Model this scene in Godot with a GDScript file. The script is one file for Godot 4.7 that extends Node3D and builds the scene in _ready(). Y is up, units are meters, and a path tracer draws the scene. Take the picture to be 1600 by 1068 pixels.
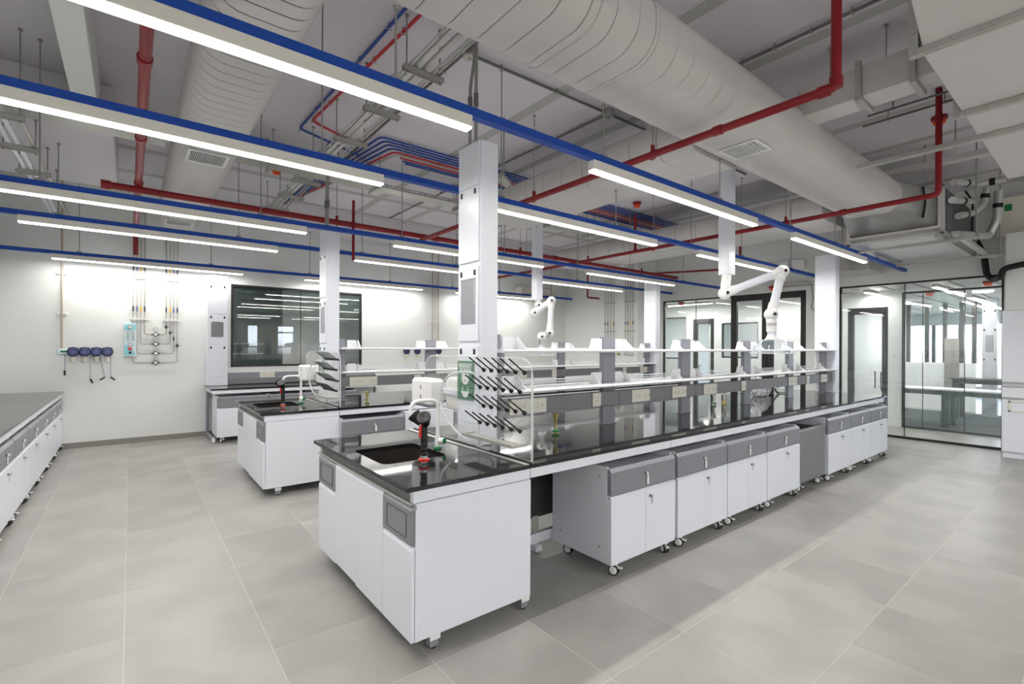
extends Node3D
# A bright laboratory: island benches, suspended blue light rails, ducts and pipes, glazed corridor.
# x runs along the benches, -z runs to the back wall, camera stands at the origin.

const EYE := Vector3(0, 1.62, 0)
const FOC := 754.6
const CEIL := 4.25
const BACK := -10.2
const RIGHT := 10.9
const LEFT := -1.66
const FRONT := 6.0
var M := {}
var used := {}
var rng := RandomNumberGenerator.new()
var caster_meshes := []

# ------------------------------------------------------------------ helpers
func numbered(called: String, parent: Node) -> String:
	var k = str(parent.get_instance_id()) + called
	var n = used.get(k, 0)
	used[k] = n + 1
	return called if n == 0 else "%s_%03d" % [called, n]

func mb() -> SurfaceTool:
	var st = SurfaceTool.new()
	st.begin(Mesh.PRIMITIVE_TRIANGLES)
	return st

func origin_of(n: Node) -> Vector3:
	var p := Vector3.ZERO
	while n is Node3D and n != self:
		p += n.position
		n = n.get_parent()
	return p

# commits shapes given in world coordinates as one named mesh
func obj(called: String, st: SurfaceTool, m: Material, parent: Node = self) -> MeshInstance3D:
	var o = MeshInstance3D.new()
	o.name = numbered(called, parent)
	o.mesh = st.commit()
	o.material_override = m
	o.position = -origin_of(parent)
	parent.add_child(o, true)
	return o

func inst(called: String, mesh: Mesh, m: Material, parent: Node, xf: Transform3D) -> MeshInstance3D:
	var o = MeshInstance3D.new()
	o.name = numbered(called, parent)
	o.mesh = mesh
	o.material_override = m
	o.transform = xf
	parent.add_child(o, true)
	return o

func tag(o: Node, label: String, category: String, group := "") -> Node:
	o.set_meta("label", label)
	o.set_meta("category", category)
	if group != "":
		o.set_meta("group", group)
	return o

func thing(called: String, label: String, category: String, at: Vector3, group := "") -> Node3D:
	var o = Node3D.new()
	o.name = numbered(called, self)
	add_child(o, true)
	o.position = at
	tag(o, label, category, group)
	return o

func dup(root: Node3D, at: Vector3, turn: float, label: String, group := "") -> Node3D:
	var base = String(root.name).rstrip("0123456789").rstrip("_")
	var r = root.duplicate()
	r.name = numbered(base, self)
	add_child(r, true)
	r.position = at
	r.rotation.y = turn
	r.set_meta("label", label)
	if group != "":
		r.set_meta("group", group)
	return r

func struct(called: String, st: SurfaceTool, m: Material, label := "") -> MeshInstance3D:
	var o = obj(called, st, m)
	o.set_meta("kind", "structure")
	if label != "":
		o.set_meta("label", label)
		o.set_meta("category", called.split("_")[0])
	return o

func tri(st: SurfaceTool, a: Vector3, b: Vector3, c: Vector3, n: Vector3) -> void:
	st.set_normal(n)
	if (b - a).cross(c - a).dot(n) > 0.0:
		st.add_vertex(a); st.set_normal(n); st.add_vertex(c); st.set_normal(n); st.add_vertex(b)
	else:
		st.add_vertex(a); st.set_normal(n); st.add_vertex(b); st.set_normal(n); st.add_vertex(c)

func quad(st: SurfaceTool, a: Vector3, b: Vector3, c: Vector3, d: Vector3, n: Vector3) -> void:
	tri(st, a, b, c, n)
	tri(st, a, c, d, n)

func bp(c: Vector3, h: Vector3, s: Vector3, k: int, bev: float) -> Vector3:
	var v := Vector3.ZERO
	for j in 3:
		v[j] = c[j] + s[j] * (h[j] - (0.0 if j == k else bev))
	return v

# a box from lo to hi with chamfered edges, optionally turned by xf
func box(st: SurfaceTool, lo: Vector3, hi: Vector3, bev := 0.0, xf := Transform3D.IDENTITY) -> void:
	var c = (lo + hi) * 0.5
	var h = ((hi - lo) * 0.5).abs()
	bev = minf(bev, minf(h.x, minf(h.y, h.z)) * 0.9)
	for k in 3:
		var i = (k + 1) % 3
		var j = (k + 2) % 3
		for sg in [-1.0, 1.0]:
			var q = []
			for ab in [[-1, -1], [1, -1], [1, 1], [-1, 1]]:
				var s := Vector3.ZERO
				s[k] = sg; s[i] = ab[0]; s[j] = ab[1]
				q.append(xf * bp(c, h, s, k, bev))
			var n := Vector3.ZERO
			n[k] = sg
			quad(st, q[0], q[1], q[2], q[3], xf.basis * n)
		if bev > 0.0:
			for ab in [[-1, -1], [1, -1], [1, 1], [-1, 1]]:
				var s1 := Vector3.ZERO
				s1[k] = -1; s1[i] = ab[0]; s1[j] = ab[1]
				var s2 = s1
				s2[k] = 1
				var n := Vector3.ZERO
				n[i] = ab[0]; n[j] = ab[1]
				quad(st, xf * bp(c, h, s1, i, bev), xf * bp(c, h, s2, i, bev), xf * bp(c, h, s2, j, bev), xf * bp(c, h, s1, j, bev), (xf.basis * n).normalized())
	if bev > 0.0:
		for sx in [-1, 1]:
			for sy in [-1, 1]:
				for sz in [-1, 1]:
					var s = Vector3(sx, sy, sz)
					tri(st, xf * bp(c, h, s, 0, bev), xf * bp(c, h, s, 1, bev), xf * bp(c, h, s, 2, bev), (xf.basis * s).normalized())

func bx(x0: float, x1: float, y0: float, y1: float, z0: float, z1: float, bev := 0.003) -> SurfaceTool:
	var st = mb()
	box(st, Vector3(x0, y0, z0), Vector3(x1, y1, z1), bev)
	return st

func side_of(t: Vector3) -> Vector3:
	return (Vector3.UP if absf(t.y) < 0.9 else Vector3.RIGHT).cross(t).normalized()

# a round tube through pts
func tube(st: SurfaceTool, pts: Array, r: float, n := 10) -> void:
	var rings = []
	var norms = []
	var u := Vector3.ZERO
	for i in pts.size():
		var t: Vector3
		if i == 0: t = pts[1] - pts[0]
		elif i == pts.size() - 1: t = pts[i] - pts[i - 1]
		else: t = (pts[i] - pts[i - 1]).normalized() + (pts[i + 1] - pts[i]).normalized()
		t = t.normalized()
		if i == 0: u = side_of(t)
		else: u = (u - t * u.dot(t)).normalized()
		var v = t.cross(u)
		var ring = []
		var nn = []
		for k in n:
			var a = TAU * k / n
			var d = u * cos(a) + v * sin(a)
			nn.append(d)
			ring.append(pts[i] + d * r)
		rings.append(ring)
		norms.append(nn)
	for i in pts.size() - 1:
		for k in n:
			var l = (k + 1) % n
			sm(st, rings[i][k], rings[i][l], rings[i + 1][l], rings[i + 1][k], norms[i][k], norms[i][l], norms[i + 1][l], norms[i + 1][k])
	var t0 = (pts[0] - pts[1]).normalized()
	var last = pts.size() - 1
	var t1 = (pts[last] - pts[last - 1]).normalized()
	for k in range(1, n - 1):
		tri(st, rings[0][0], rings[0][k], rings[0][k + 1], t0)
		tri(st, rings[last][0], rings[last][k], rings[last][k + 1], t1)

func sm(st: SurfaceTool, a: Vector3, b: Vector3, c: Vector3, d: Vector3, na: Vector3, nb: Vector3, nc: Vector3, nd: Vector3) -> void:
	for q in [[a, b, c, na, nb, nc], [a, c, d, na, nc, nd]]:
		var cr: Vector3 = (q[1] - q[0]).cross(q[2] - q[0])
		var order = [0, 1, 2] if cr.dot(q[3] + q[4] + q[5]) < 0.0 else [0, 2, 1]
		for o in order:
			st.set_normal(q[3 + o])
			st.add_vertex(q[o])

func rod(st: SurfaceTool, a: Vector3, b: Vector3, r: float, n := 10) -> void:
	tube(st, [a, b], r, n)

# rounds the corners of a polyline
func bend(pts: Array, r: float, steps := 5) -> Array:
	var out = [pts[0]]
	for i in range(1, pts.size() - 1):
		var p: Vector3 = pts[i]
		var d0 = minf(r, (pts[i - 1] - p).length() * 0.49)
		var d1 = minf(r, (pts[i + 1] - p).length() * 0.49)
		var a: Vector3 = p + (pts[i - 1] - p).normalized() * d0
		var b: Vector3 = p + (pts[i + 1] - p).normalized() * d1
		for k in steps + 1:
			var t = float(k) / steps
			out.append(a.lerp(p, t).lerp(p.lerp(b, t), t))
	out.append(pts[pts.size() - 1])
	return out

# profile: array of Vector2(radius, height) turned about axis through o
func lathe(st: SurfaceTool, prof: Array, o: Vector3, axis := Vector3.UP, n := 20) -> void:
	var u = side_of(axis)
	var v = axis.cross(u)
	for i in prof.size() - 1:
		var p: Vector2 = prof[i]
		var q: Vector2 = prof[i + 1]
		var e = (q - p).normalized()
		for k in n:
			var a0 = TAU * k / n
			var a1 = TAU * (k + 1) / n
			var d0 = u * cos(a0) + v * sin(a0)
			var d1 = u * cos(a1) + v * sin(a1)
			var n0 = (d0 * e.y - axis * e.x).normalized()
			var n1 = (d1 * e.y - axis * e.x).normalized()
			sm(st, o + d0 * p.x + axis * p.y, o + d1 * p.x + axis * p.y, o + d1 * q.x + axis * q.y, o + d0 * q.x + axis * q.y, n0, n1, n1, n0)

func ball(st: SurfaceTool, c: Vector3, r: float, axis := Vector3.UP, n := 14) -> void:
	var prof = []
	for i in 9:
		var a = -PI / 2 + PI * i / 8
		prof.append(Vector2(cos(a) * r, sin(a) * r))
	lathe(st, prof, c, axis, n)

# a flat outline (Vector2 list) in the plane U, V through o, thickened along W
func prism(st: SurfaceTool, poly: Array, o: Vector3, U: Vector3, V: Vector3, W: Vector3, smooth := false) -> void:
	var pp = PackedVector2Array(poly)
	var idx = Geometry2D.triangulate_polygon(pp)
	var wn = W.normalized()
	for i in range(0, idx.size(), 3):
		var a = o + U * pp[idx[i]].x + V * pp[idx[i]].y
		var b = o + U * pp[idx[i + 1]].x + V * pp[idx[i + 1]].y
		var c = o + U * pp[idx[i + 2]].x + V * pp[idx[i + 2]].y
		tri(st, a, b, c, -wn)
		tri(st, a + W, b + W, c + W, wn)
	var area := 0.0
	var m = pp.size()
	for i in m:
		area += pp[i].cross(pp[(i + 1) % m])
	var sg = 1.0 if area > 0.0 else -1.0
	var en = []
	for i in m:
		var e = (pp[(i + 1) % m] - pp[i]).normalized()
		en.append(Vector2(e.y, -e.x) * sg)
	for i in m:
		var j = (i + 1) % m
		var a = o + U * pp[i].x + V * pp[i].y
		var b = o + U * pp[j].x + V * pp[j].y
		var na: Vector2 = en[i]
		var nb: Vector2 = en[i]
		if smooth:
			na = (en[(i + m - 1) % m] + en[i]).normalized()
			nb = (en[i] + en[j]).normalized()
		sm(st, a, b, b + W, a + W, U * na.x + V * na.y, U * nb.x + V * nb.y, U * nb.x + V * nb.y, U * na.x + V * na.y)

func round_rect(w: float, h: float, r: float, n := 5) -> Array:
	var out = []
	for c in [[w / 2 - r, h / 2 - r, 0.0], [-w / 2 + r, h / 2 - r, PI / 2], [-w / 2 + r, -h / 2 + r, PI], [w / 2 - r, -h / 2 + r, PI * 1.5]]:
		for k in n + 1:
			var a = c[2] + PI / 2 * k / n
			out.append(Vector2(c[0] + cos(a) * r, c[1] + sin(a) * r))
	return out

func mat(called: String, c: Color, rough := 0.5, metal := 0.0) -> StandardMaterial3D:
	var m = StandardMaterial3D.new()
	m.resource_name = called
	m.albedo_color = c
	m.roughness = rough
	m.metallic = metal
	M[called] = m
	return m

func noise_tex(freq: float, c0: Color, c1: Color, seed_: int, type := FastNoiseLite.TYPE_SIMPLEX_SMOOTH, oct := 4, size := 512, lo := 0.3, hi := 0.7) -> NoiseTexture2D:
	var n = FastNoiseLite.new()
	n.seed = seed_
	n.frequency = freq
	n.noise_type = type
	n.fractal_octaves = oct
	var t = NoiseTexture2D.new()
	t.width = size
	t.height = size
	t.seamless = true
	t.noise = n
	var g = Gradient.new()
	g.offsets = PackedFloat32Array([lo, hi])
	g.colors = PackedColorArray([c0, c1])
	t.color_ramp = g
	return t

func tri_tex(m: StandardMaterial3D, t: Texture2D, scale: float) -> void:
	m.albedo_texture = t
	m.uv1_triplanar = true
	m.uv1_world_triplanar = true
	m.uv1_scale = Vector3.ONE * scale

# ------------------------------------------------------------------ scene
func _ready() -> void:
	rng.seed = 7
	camera_and_light()
	materials()
	shell()
	beyond_glass()
	back_room()
	ceiling_services()
	light_rails()
	benches()
	wall_fittings()
	plant_corner()

func camera_and_light() -> void:
	var cam = Camera3D.new()
	cam.name = "camera"
	add_child(cam)
	cam.position = EYE
	cam.basis = Basis(Vector3.UP, -atan2(596.0, FOC)) * Basis(Vector3(0, 0, 1), 0.0047)
	var near = 0.05
	cam.set_frustum(near * 1068.0 / FOC, Vector2(0, near * 7.5 / FOC), near, 100.0)
	cam.current = true
	var we = WorldEnvironment.new()
	we.name = "world_environment"
	var env = Environment.new()
	env.background_mode = Environment.BG_SKY
	var sky = Sky.new()
	var sm_ = ProceduralSkyMaterial.new()
	sm_.sky_top_color = Color(0.62, 0.74, 0.88)
	sm_.sky_horizon_color = Color(0.90, 0.94, 0.98)
	sm_.ground_bottom_color = Color(0.55, 0.56, 0.56)
	sm_.ground_horizon_color = Color(0.80, 0.83, 0.85)
	sm_.sky_energy_multiplier = 2.4
	sm_.ground_energy_multiplier = 1.6
	sm_.sun_angle_max = 0.0
	sky.sky_material = sm_
	env.sky = sky
	env.tonemap_mode = Environment.TONE_MAPPER_LINEAR
	env.tonemap_exposure = 1.82
	env.sdfgi_enabled = true
	env.ssao_enabled = true
	env.ssil_enabled = true
	we.environment = env
	add_child(we)

func materials() -> void:
	mat("wall_white", Color(0.90, 0.91, 0.905), 0.7)
	mat("ceiling_paint", Color(0.86, 0.845, 0.872), 0.85)
	mat("strip_grey", Color(0.72, 0.72, 0.715), 0.85)
	mat("white_metal", Color(0.905, 0.92, 0.955), 0.3)
	mat("white_shelf", Color(0.94, 0.945, 0.955), 0.3)
	mat("white_plastic", Color(0.93, 0.93, 0.93), 0.35)
	mat("ivory_plastic", Color(0.88, 0.865, 0.82), 0.4)
	mat("grey_front", Color(0.52, 0.53, 0.555), 0.38)
	mat("grey_inset", Color(0.60, 0.61, 0.64), 0.35)
	mat("grey_post", Color(0.545, 0.55, 0.59), 0.38)
	mat("grey_rail", Color(0.49, 0.485, 0.50), 0.45)
	mat("dark_grey", Color(0.33, 0.335, 0.35), 0.5)
	mat("black_plastic", Color(0.07, 0.07, 0.075), 0.4)
	mat("rubber", Color(0.09, 0.09, 0.095), 0.7)
	mat("sink_black", Color(0.20, 0.18, 0.17), 0.35)
	mat("red_plastic", Color(0.88, 0.16, 0.14), 0.35)
	mat("green_plastic", Color(0.10, 0.50, 0.27), 0.4)
	mat("sign_green", Color(0.10, 0.47, 0.31), 0.4)
	mat("yellow_plastic", Color(0.92, 0.72, 0.12), 0.4)
	mat("brass_green", Color(0.62, 0.60, 0.38), 0.35, 0.2)
	mat("orange_plastic", Color(0.95, 0.33, 0.10), 0.4)
	mat("blue_rail", Color(0.0, 0.265, 0.66), 0.55)
	mat("red_pipe", Color(0.53, 0.035, 0.085), 0.42)
	mat("blue_conduit", Color(0.12, 0.29, 0.62), 0.45)
	mat("red_conduit", Color(0.78, 0.16, 0.20), 0.45)
	mat("galvanised", Color(0.72, 0.72, 0.70), 0.42, 0.5)
	mat("steel", Color(0.78, 0.78, 0.77), 0.28, 0.8)
	mat("zinc_rod", Color(0.60, 0.60, 0.59), 0.5, 0.2)
	mat("duct_paint", Color(0.80, 0.79, 0.785), 0.5)
	mat("duct_dark", Color(0.06, 0.06, 0.065), 0.8)
	mat("foil", Color(0.80, 0.80, 0.80), 0.35, 0.55)
	mat("lamp_body", Color(0.90, 0.89, 0.86), 0.5)
	mat("frame_dark", Color(0.12, 0.105, 0.11), 0.45)
	mat("skirting", Color(0.56, 0.545, 0.52), 0.5)
	mat("grout", Color(0.78, 0.77, 0.745), 0.8)
	mat("navy", Color(0.13, 0.15, 0.31), 0.35)
	mat("void_black", Color(0.02, 0.02, 0.02), 0.9)
	mat("navy_cap", Color(0.40, 0.42, 0.64), 0.3)
	mat("panel_blue", Color(0.58, 0.84, 0.88), 0.35)
	mat("panel_pale", Color(0.84, 0.92, 0.95), 0.3)
	mat("pipe_thin", Color(0.70, 0.68, 0.645), 0.4, 0.15)
	mat("conduit_tan", Color(0.72, 0.66, 0.61), 0.5)
	mat("lettering", Color(0.95, 0.96, 0.95), 0.5)
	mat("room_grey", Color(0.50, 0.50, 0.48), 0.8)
	var fd = mat("floor_dark", Color(0.33, 0.345, 0.365), 0.9)
	fd.metallic_specular = 0.2
	mat("steel_dark", Color(0.42, 0.42, 0.43), 0.35, 0.6)
	mat("far_white", Color(0.93, 0.95, 0.95), 0.6)
	var cb = mat("conduit_dark", Color(0.44, 0.435, 0.44), 0.5, 0.2)
	cb.metallic_specular = 0.5
	# polished black granite with fine pale flecks
	var g = mat("granite", Color(1, 1, 1), 0.045)
	tri_tex(g, noise_tex(0.22, Color(0.075, 0.075, 0.08), Color(0.33, 0.34, 0.37), 3, FastNoiseLite.TYPE_SIMPLEX, 2, 512, 0.55, 0.95), 3.0)
	# floor tiles, four tones of one grey-beige body
	for k in 4:
		var t = mat("tile_%d" % k, Color(1, 1, 1), 0.34 + 0.02 * k)
		var b = [0.0, 0.012, -0.012, 0.02][k]
		tri_tex(t, noise_tex(0.006, Color(0.600 + b, 0.594 + b, 0.578 + b), Color(0.640 + b, 0.634 + b, 0.618 + b), 20 + k, FastNoiseLite.TYPE_SIMPLEX_SMOOTH, 5), 0.45)
	# clear sheets
	var gl = mat("window_glass", Color(0.78, 0.93, 0.90, 0.035), 0.0)
	gl.transparency = BaseMaterial3D.TRANSPARENCY_ALPHA
	var ac = mat("acrylic", Color(0.95, 0.97, 0.98, 0.03), 0.0)
	ac.transparency = BaseMaterial3D.TRANSPARENCY_ALPHA
	var hc = mat("hood_clear", Color(0.80, 0.86, 0.95, 0.16), 0.05)
	hc.transparency = BaseMaterial3D.TRANSPARENCY_ALPHA
	var ae = mat("acrylic_edge", Color(0.92, 0.95, 0.95, 0.45), 0.1)
	ae.transparency = BaseMaterial3D.TRANSPARENCY_ALPHA
	var hs = mat("hose", Color(0.90, 0.92, 0.92, 0.40), 0.12)
	hs.transparency = BaseMaterial3D.TRANSPARENCY_ALPHA
	var bag = mat("plastic_film", Color(0.95, 0.95, 0.97, 0.55), 0.12)
	bag.transparency = BaseMaterial3D.TRANSPARENCY_ALPHA
	var gw = mat("led_glow", Color(1, 1, 1), 0.5)
	gw.emission_enabled = true
	gw.emission = Color(1.0, 0.99, 0.965)
	gw.emission_energy_multiplier = 5.0

# ------------------------------------------------------------------ room shell
func shell() -> void:
	var W = M.wall_white
	var t := 0.15
	# floor: a grout bed carrying tiles, each tile a slab with its own edges
	var fl = struct("floor", bx(LEFT - t, 24.0, -0.12, -0.0006, BACK - 5.0, FRONT + t, 0.0), M.grout)
	var tm = mb()
	var P := 0.6255
	var Q := 0.6255
	box(tm, Vector3(-P / 2 + 0.0017, -0.010, -Q / 2 + 0.0017), Vector3(P / 2 - 0.0017, 0.0, Q / 2 - 0.0017), 0.0005)
	var tmesh = tm.commit()
	var spots = []
	for i in range(-3, 21):
		for j in range(-6, 17):
			var x0 = -0.022 + P * i
			var z1 = -1.55 - Q * j + Q * 2.0
			var c = Vector3(x0 + P / 2, -0.0, z1 - Q / 2)
			if c.x - P / 2 < LEFT - 0.3 or c.x + P / 2 > RIGHT + 0.5 or c.z - Q / 2 < BACK - 0.6 or c.z > 3.1:
				continue
			spots.append(c)
	spots.sort_custom(func(a, b): return shown(a) > shown(b))
	var rest = mb()
	for k in spots.size():
		var c: Vector3 = spots[k]
		if k < 300:
			inst("tile", tmesh, M["tile_%d" % rng.randi_range(0, 3)], fl, Transform3D(Basis.IDENTITY, c))
		else:
			box(rest, c + Vector3(-P / 2 + 0.0017, -0.010, -Q / 2 + 0.0017), c + Vector3(P / 2 - 0.0017, 0.0, Q / 2 - 0.0017), 0.0005)
	var ro = obj("tiles_beyond", rest, M.tile_0, fl)
	ro.set_meta("kind", "stuff")

	# ceiling slab with painted joint bands standing slightly proud
	var ce = struct("ceiling", bx(LEFT - t, RIGHT + t, CEIL, CEIL + 0.2, BACK - t, FRONT + t, 0.0), M.ceiling_paint)
	for x in [3.48, 4.55, 5.64, 6.72, 7.80, 8.88, 9.96]:
		obj("joint_band", bx(x - 0.065, x + 0.065, CEIL - 0.003, CEIL, BACK, FRONT, 0.002), M.strip_grey, ce)
	for z in [-8.22, -4.75 - 4.6]:
		obj("joint_band", bx(LEFT, RIGHT, CEIL - 0.004, CEIL, z - 0.07, z + 0.07, 0.002), M.strip_grey, ce)
	# downstand beams and soffit
	struct("trim_beam", bx(-0.42, -0.245, 3.80, CEIL, -6.40, -1.2, 0.006), M.wall_white)
	struct("trim_soffit", bx(LEFT, -0.145, 3.80, CEIL, -8.75, -6.40, 0.006), M.ceiling_paint)
	struct("trim_cross_beam", bx(2.2, RIGHT, 3.85, CEIL, BACK, -9.55, 0.006), M.ceiling_paint)

	# back wall with the viewing window
	var wx0 := 1.45; var wx1 := 3.915; var wy0 := 1.225; var wy1 := 2.752
	var b = mb()
	box(b, Vector3(LEFT - t, 0, BACK - t), Vector3(wx0, CEIL, BACK))
	box(b, Vector3(wx1, 0, BACK - t), Vector3(RIGHT + t, CEIL, BACK))
	box(b, Vector3(wx0, 0, BACK - t), Vector3(wx1, wy0, BACK))
	box(b, Vector3(wx0, wy1, BACK - t), Vector3(wx1, CEIL, BACK))
	struct("wall_back", b, W)
	var win = Node3D.new()
	win.name = "window_1"
	add_child(win, true)
	win.position = Vector3((wx0 + wx1) / 2, wy0, BACK)
	win.set_meta("kind", "structure")
	var fr = mb()
	var e := 0.035
	box(fr, Vector3(wx0, wy0, BACK - 0.06), Vector3(wx1, wy0 + e, BACK + 0.015), 0.003)
	box(fr, Vector3(wx0, wy1 - e, BACK - 0.06), Vector3(wx1, wy1, BACK + 0.015), 0.003)
	box(fr, Vector3(wx0, wy0, BACK - 0.06), Vector3(wx0 + e, wy1, BACK + 0.015), 0.003)
	box(fr, Vector3(wx1 - e, wy0, BACK - 0.06), Vector3(wx1, wy1, BACK + 0.015), 0.003)
	obj("frame", fr, M.frame_dark, win)
	obj("pane", bx(wx0 + e, 2.668, wy0 + e, wy1 - e, BACK - 0.03, BACK - 0.022, 0.0), M.window_glass, win)
	obj("pane", bx(2.676, wx1 - e, wy0 + e, wy1 - e, BACK - 0.03, BACK - 0.022, 0.0), M.window_glass, win)
	obj("joint", bx(2.668, 2.676, wy0 + e, wy1 - e, BACK - 0.032, BACK - 0.02, 0.0), M.rubber, win)

	struct("wall_left", bx(LEFT - t, LEFT, 0, CEIL, BACK, FRONT, 0.0), W)
	# wall behind the camera, with two daylight openings
	var f = mb()
	box(f, Vector3(LEFT - t, 0, FRONT), Vector3(4.49, CEIL, FRONT + t))
	box(f, Vector3(6.58, 0, FRONT), Vector3(RIGHT + t, CEIL, FRONT + t))
	box(f, Vector3(4.92, 0, FRONT), Vector3(5.84, CEIL, FRONT + t))
	for x in [4.49, 5.84]:
		var x2 = 4.92 if x == 4.49 else 6.58
		box(f, Vector3(x, 0, FRONT), Vector3(x2, 1.22, FRONT + t))
		box(f, Vector3(x, 2.60, FRONT), Vector3(x2, CEIL, FRONT + t))
	box(f, Vector3(5.84, 2.25, FRONT), Vector3(6.58, 2.32, FRONT + t))
	struct("wall_front", f, W)

	# glazed side: header, piers, pier block at the far corner
	var r = mb()
	box(r, Vector3(RIGHT, 2.82, BACK), Vector3(RIGHT + t, CEIL, FRONT + t))
	box(r, Vector3(RIGHT, 0, -4.05), Vector3(RIGHT + t, 2.82, -3.46))
	box(r, Vector3(RIGHT, 0, BACK - t), Vector3(RIGHT + t, 2.82, -7.46))
	box(r, Vector3(RIGHT, 0, -1.18), Vector3(RIGHT + t, 2.82, FRONT + t))
	struct("wall_right", r, W)
	struct("trim_pier", bx(10.06, RIGHT, 0, CEIL, BACK, -7.62, 0.004), W)
	var w2 = mb()
	box(w2, Vector3(10.30, 2.20, -1.10), Vector3(RIGHT, 3.35, FRONT))
	struct("trim_bulkhead", w2, W)
	# skirting
	struct("baseboard_back", bx(LEFT, 10.06, 0, 0.085, BACK, BACK + 0.012, 0.002), M.skirting)
	struct("baseboard_left", bx(LEFT, LEFT + 0.012, 0, 0.085, BACK, FRONT, 0.002), M.skirting)
	struct("baseboard_right", bx(RIGHT - 0.012, RIGHT, 0, 0.085, -4.05, -3.46, 0.002), M.skirting)

	# glazing between lab and corridor
	glazing("window_2", RIGHT + 0.06, 0.0, 2.82, [-7.46, -6.545, -5.62], 0.03)
	glazing("window_3", RIGHT + 0.06, 0.0, 2.82, [-3.46, -2.445, -1.18], 0.03)
	# double door
	var d = Node3D.new()
	d.name = "door_1"
	add_child(d, true)
	d.position = Vector3(RIGHT + 0.06, 0, -4.83)
	d.set_meta("kind", "structure")
	door_leaf(d, RIGHT + 0.06, -5.62, -4.835, 2.82, true)
	door_leaf(d, RIGHT + 0.06, -4.825, -4.05, 2.82, false)

func shown(c: Vector3) -> float:
	var fw = -Vector3(-sin(atan2(596.0, FOC)), 0, cos(atan2(596.0, FOC)))
	var rt = Vector3(cos(atan2(596.0, FOC)), 0, sin(atan2(596.0, FOC)))
	var d = c.dot(fw)
	if d < 0.9:
		return -1.0
	var u = absf(c.dot(rt) / d)
	if u > 1.2 or 1.62 / d * FOC > 600.0:
		return 0.0
	return 1.0 / d

func glazing(called: String, x: float, y0: float, y1: float, zs: Array, e: float) -> void:
	var w = Node3D.new()
	w.name = called
	add_child(w, true)
	var z0: float = zs[0]
	var z1: float = zs[zs.size() - 1]
	w.position = Vector3(x, y0, (z0 + z1) / 2)
	w.set_meta("kind", "structure")
	var f = mb()
	box(f, Vector3(x - 0.03, y0, z0), Vector3(x + 0.03, y0 + e * 1.3, z1), 0.002)
	box(f, Vector3(x - 0.03, y1 - e, z0), Vector3(x + 0.03, y1, z1), 0.002)
	box(f, Vector3(x - 0.03, y0, z0), Vector3(x + 0.03, y1, z0 + e), 0.002)
	box(f, Vector3(x - 0.03, y0, z1 - e), Vector3(x + 0.03, y1, z1), 0.002)
	obj("frame", f, M.frame_dark, w)
	for i in zs.size() - 1:
		obj("pane", bx(x - 0.005, x + 0.005, y0 + e, y1 - e, zs[i] + 0.006, zs[i + 1] - 0.006, 0.0), M.window_glass, w)
		if i > 0:
			obj("joint", bx(x - 0.006, x + 0.006, y0 + e, y1 - e, zs[i] - 0.006, zs[i] + 0.006, 0.0), M.rubber, w)

func door_leaf(parent: Node, x: float, z0: float, z1: float, h: float, handle_far: bool) -> void:
	var e := 0.11
	var f = mb()
	box(f, Vector3(x - 0.04, 0, z0), Vector3(x + 0.04, h, z0 + e), 0.003)
	box(f, Vector3(x - 0.04, 0, z1 - e), Vector3(x + 0.04, h, z1), 0.003)
	box(f, Vector3(x - 0.04, 0, z0 + e), Vector3(x + 0.04, 0.13, z1 - e), 0.003)
	box(f, Vector3(x - 0.04, h - 0.14, z0 + e), Vector3(x + 0.04, h, z1 - e), 0.003)
	var lf = obj("leaf_frame", f, M.frame_dark, parent)
	obj("pane", bx(x - 0.004, x + 0.004, 0.13, h - 0.14, z0 + e, z1 - e, 0.0), M.window_glass, lf)
	var zh = z1 - 0.16 if handle_far else z0 + 0.16
	var hd = mb()
	for s in [-1.0, 1.0]:
		var zz = zh + s * 0.05
		tube(hd, bend([Vector3(x - 0.03, 1.12, zz + s * 0.03), Vector3(x - 0.10, 1.12, zz), Vector3(x - 0.10, 0.78, zz), Vector3(x - 0.03, 0.78, zz + s * 0.03)], 0.03), 0.011, 8)
	obj("handle", hd, M.black_plastic, lf)

func led(called: String, label: String, a: Vector3, b: Vector3, w: float, h: float, energy: float, group := "") -> void:
	# a linear luminaire from a to b (bottom centre line), housing, glowing diffuser and its own light
	var mid = (a + b) / 2
	var o = thing(called, label, "light", mid + Vector3(0, h, 0), group)
	var along = (b - a).normalized()
	var len = (b - a).length()
	var xf = Transform3D(Basis(along, Vector3.UP, along.cross(Vector3.UP)), mid)
	var st = mb()
	box(st, Vector3(-len / 2, 0.014, -w / 2), Vector3(len / 2, h, w / 2), 0.002, xf)
	obj("housing", st, M.lamp_body, o)
	var g = mb()
	box(g, Vector3(-len / 2 + 0.004, 0.0, -w / 2 + 0.001), Vector3(len / 2 - 0.004, 0.014, w / 2 - 0.001), 0.003, xf)
	obj("diffuser", g, M.led_glow, o)
	if energy > 0.0:
		var l = AreaLight3D.new()
		l.name = numbered("lamp_light", o)
		l.area_size = Vector2(len, w)
		l.light_energy = energy
		l.light_color = Color(1.0, 0.985, 0.96)
		l.set("area_range", 30.0)
		l.shadow_enabled = true
		o.add_child(l, true)
		l.position = mid - Vector3(0, 0.004, 0) - o.position
		l.basis = Basis(along, along.cross(Vector3.DOWN).normalized(), Vector3.UP)

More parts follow.
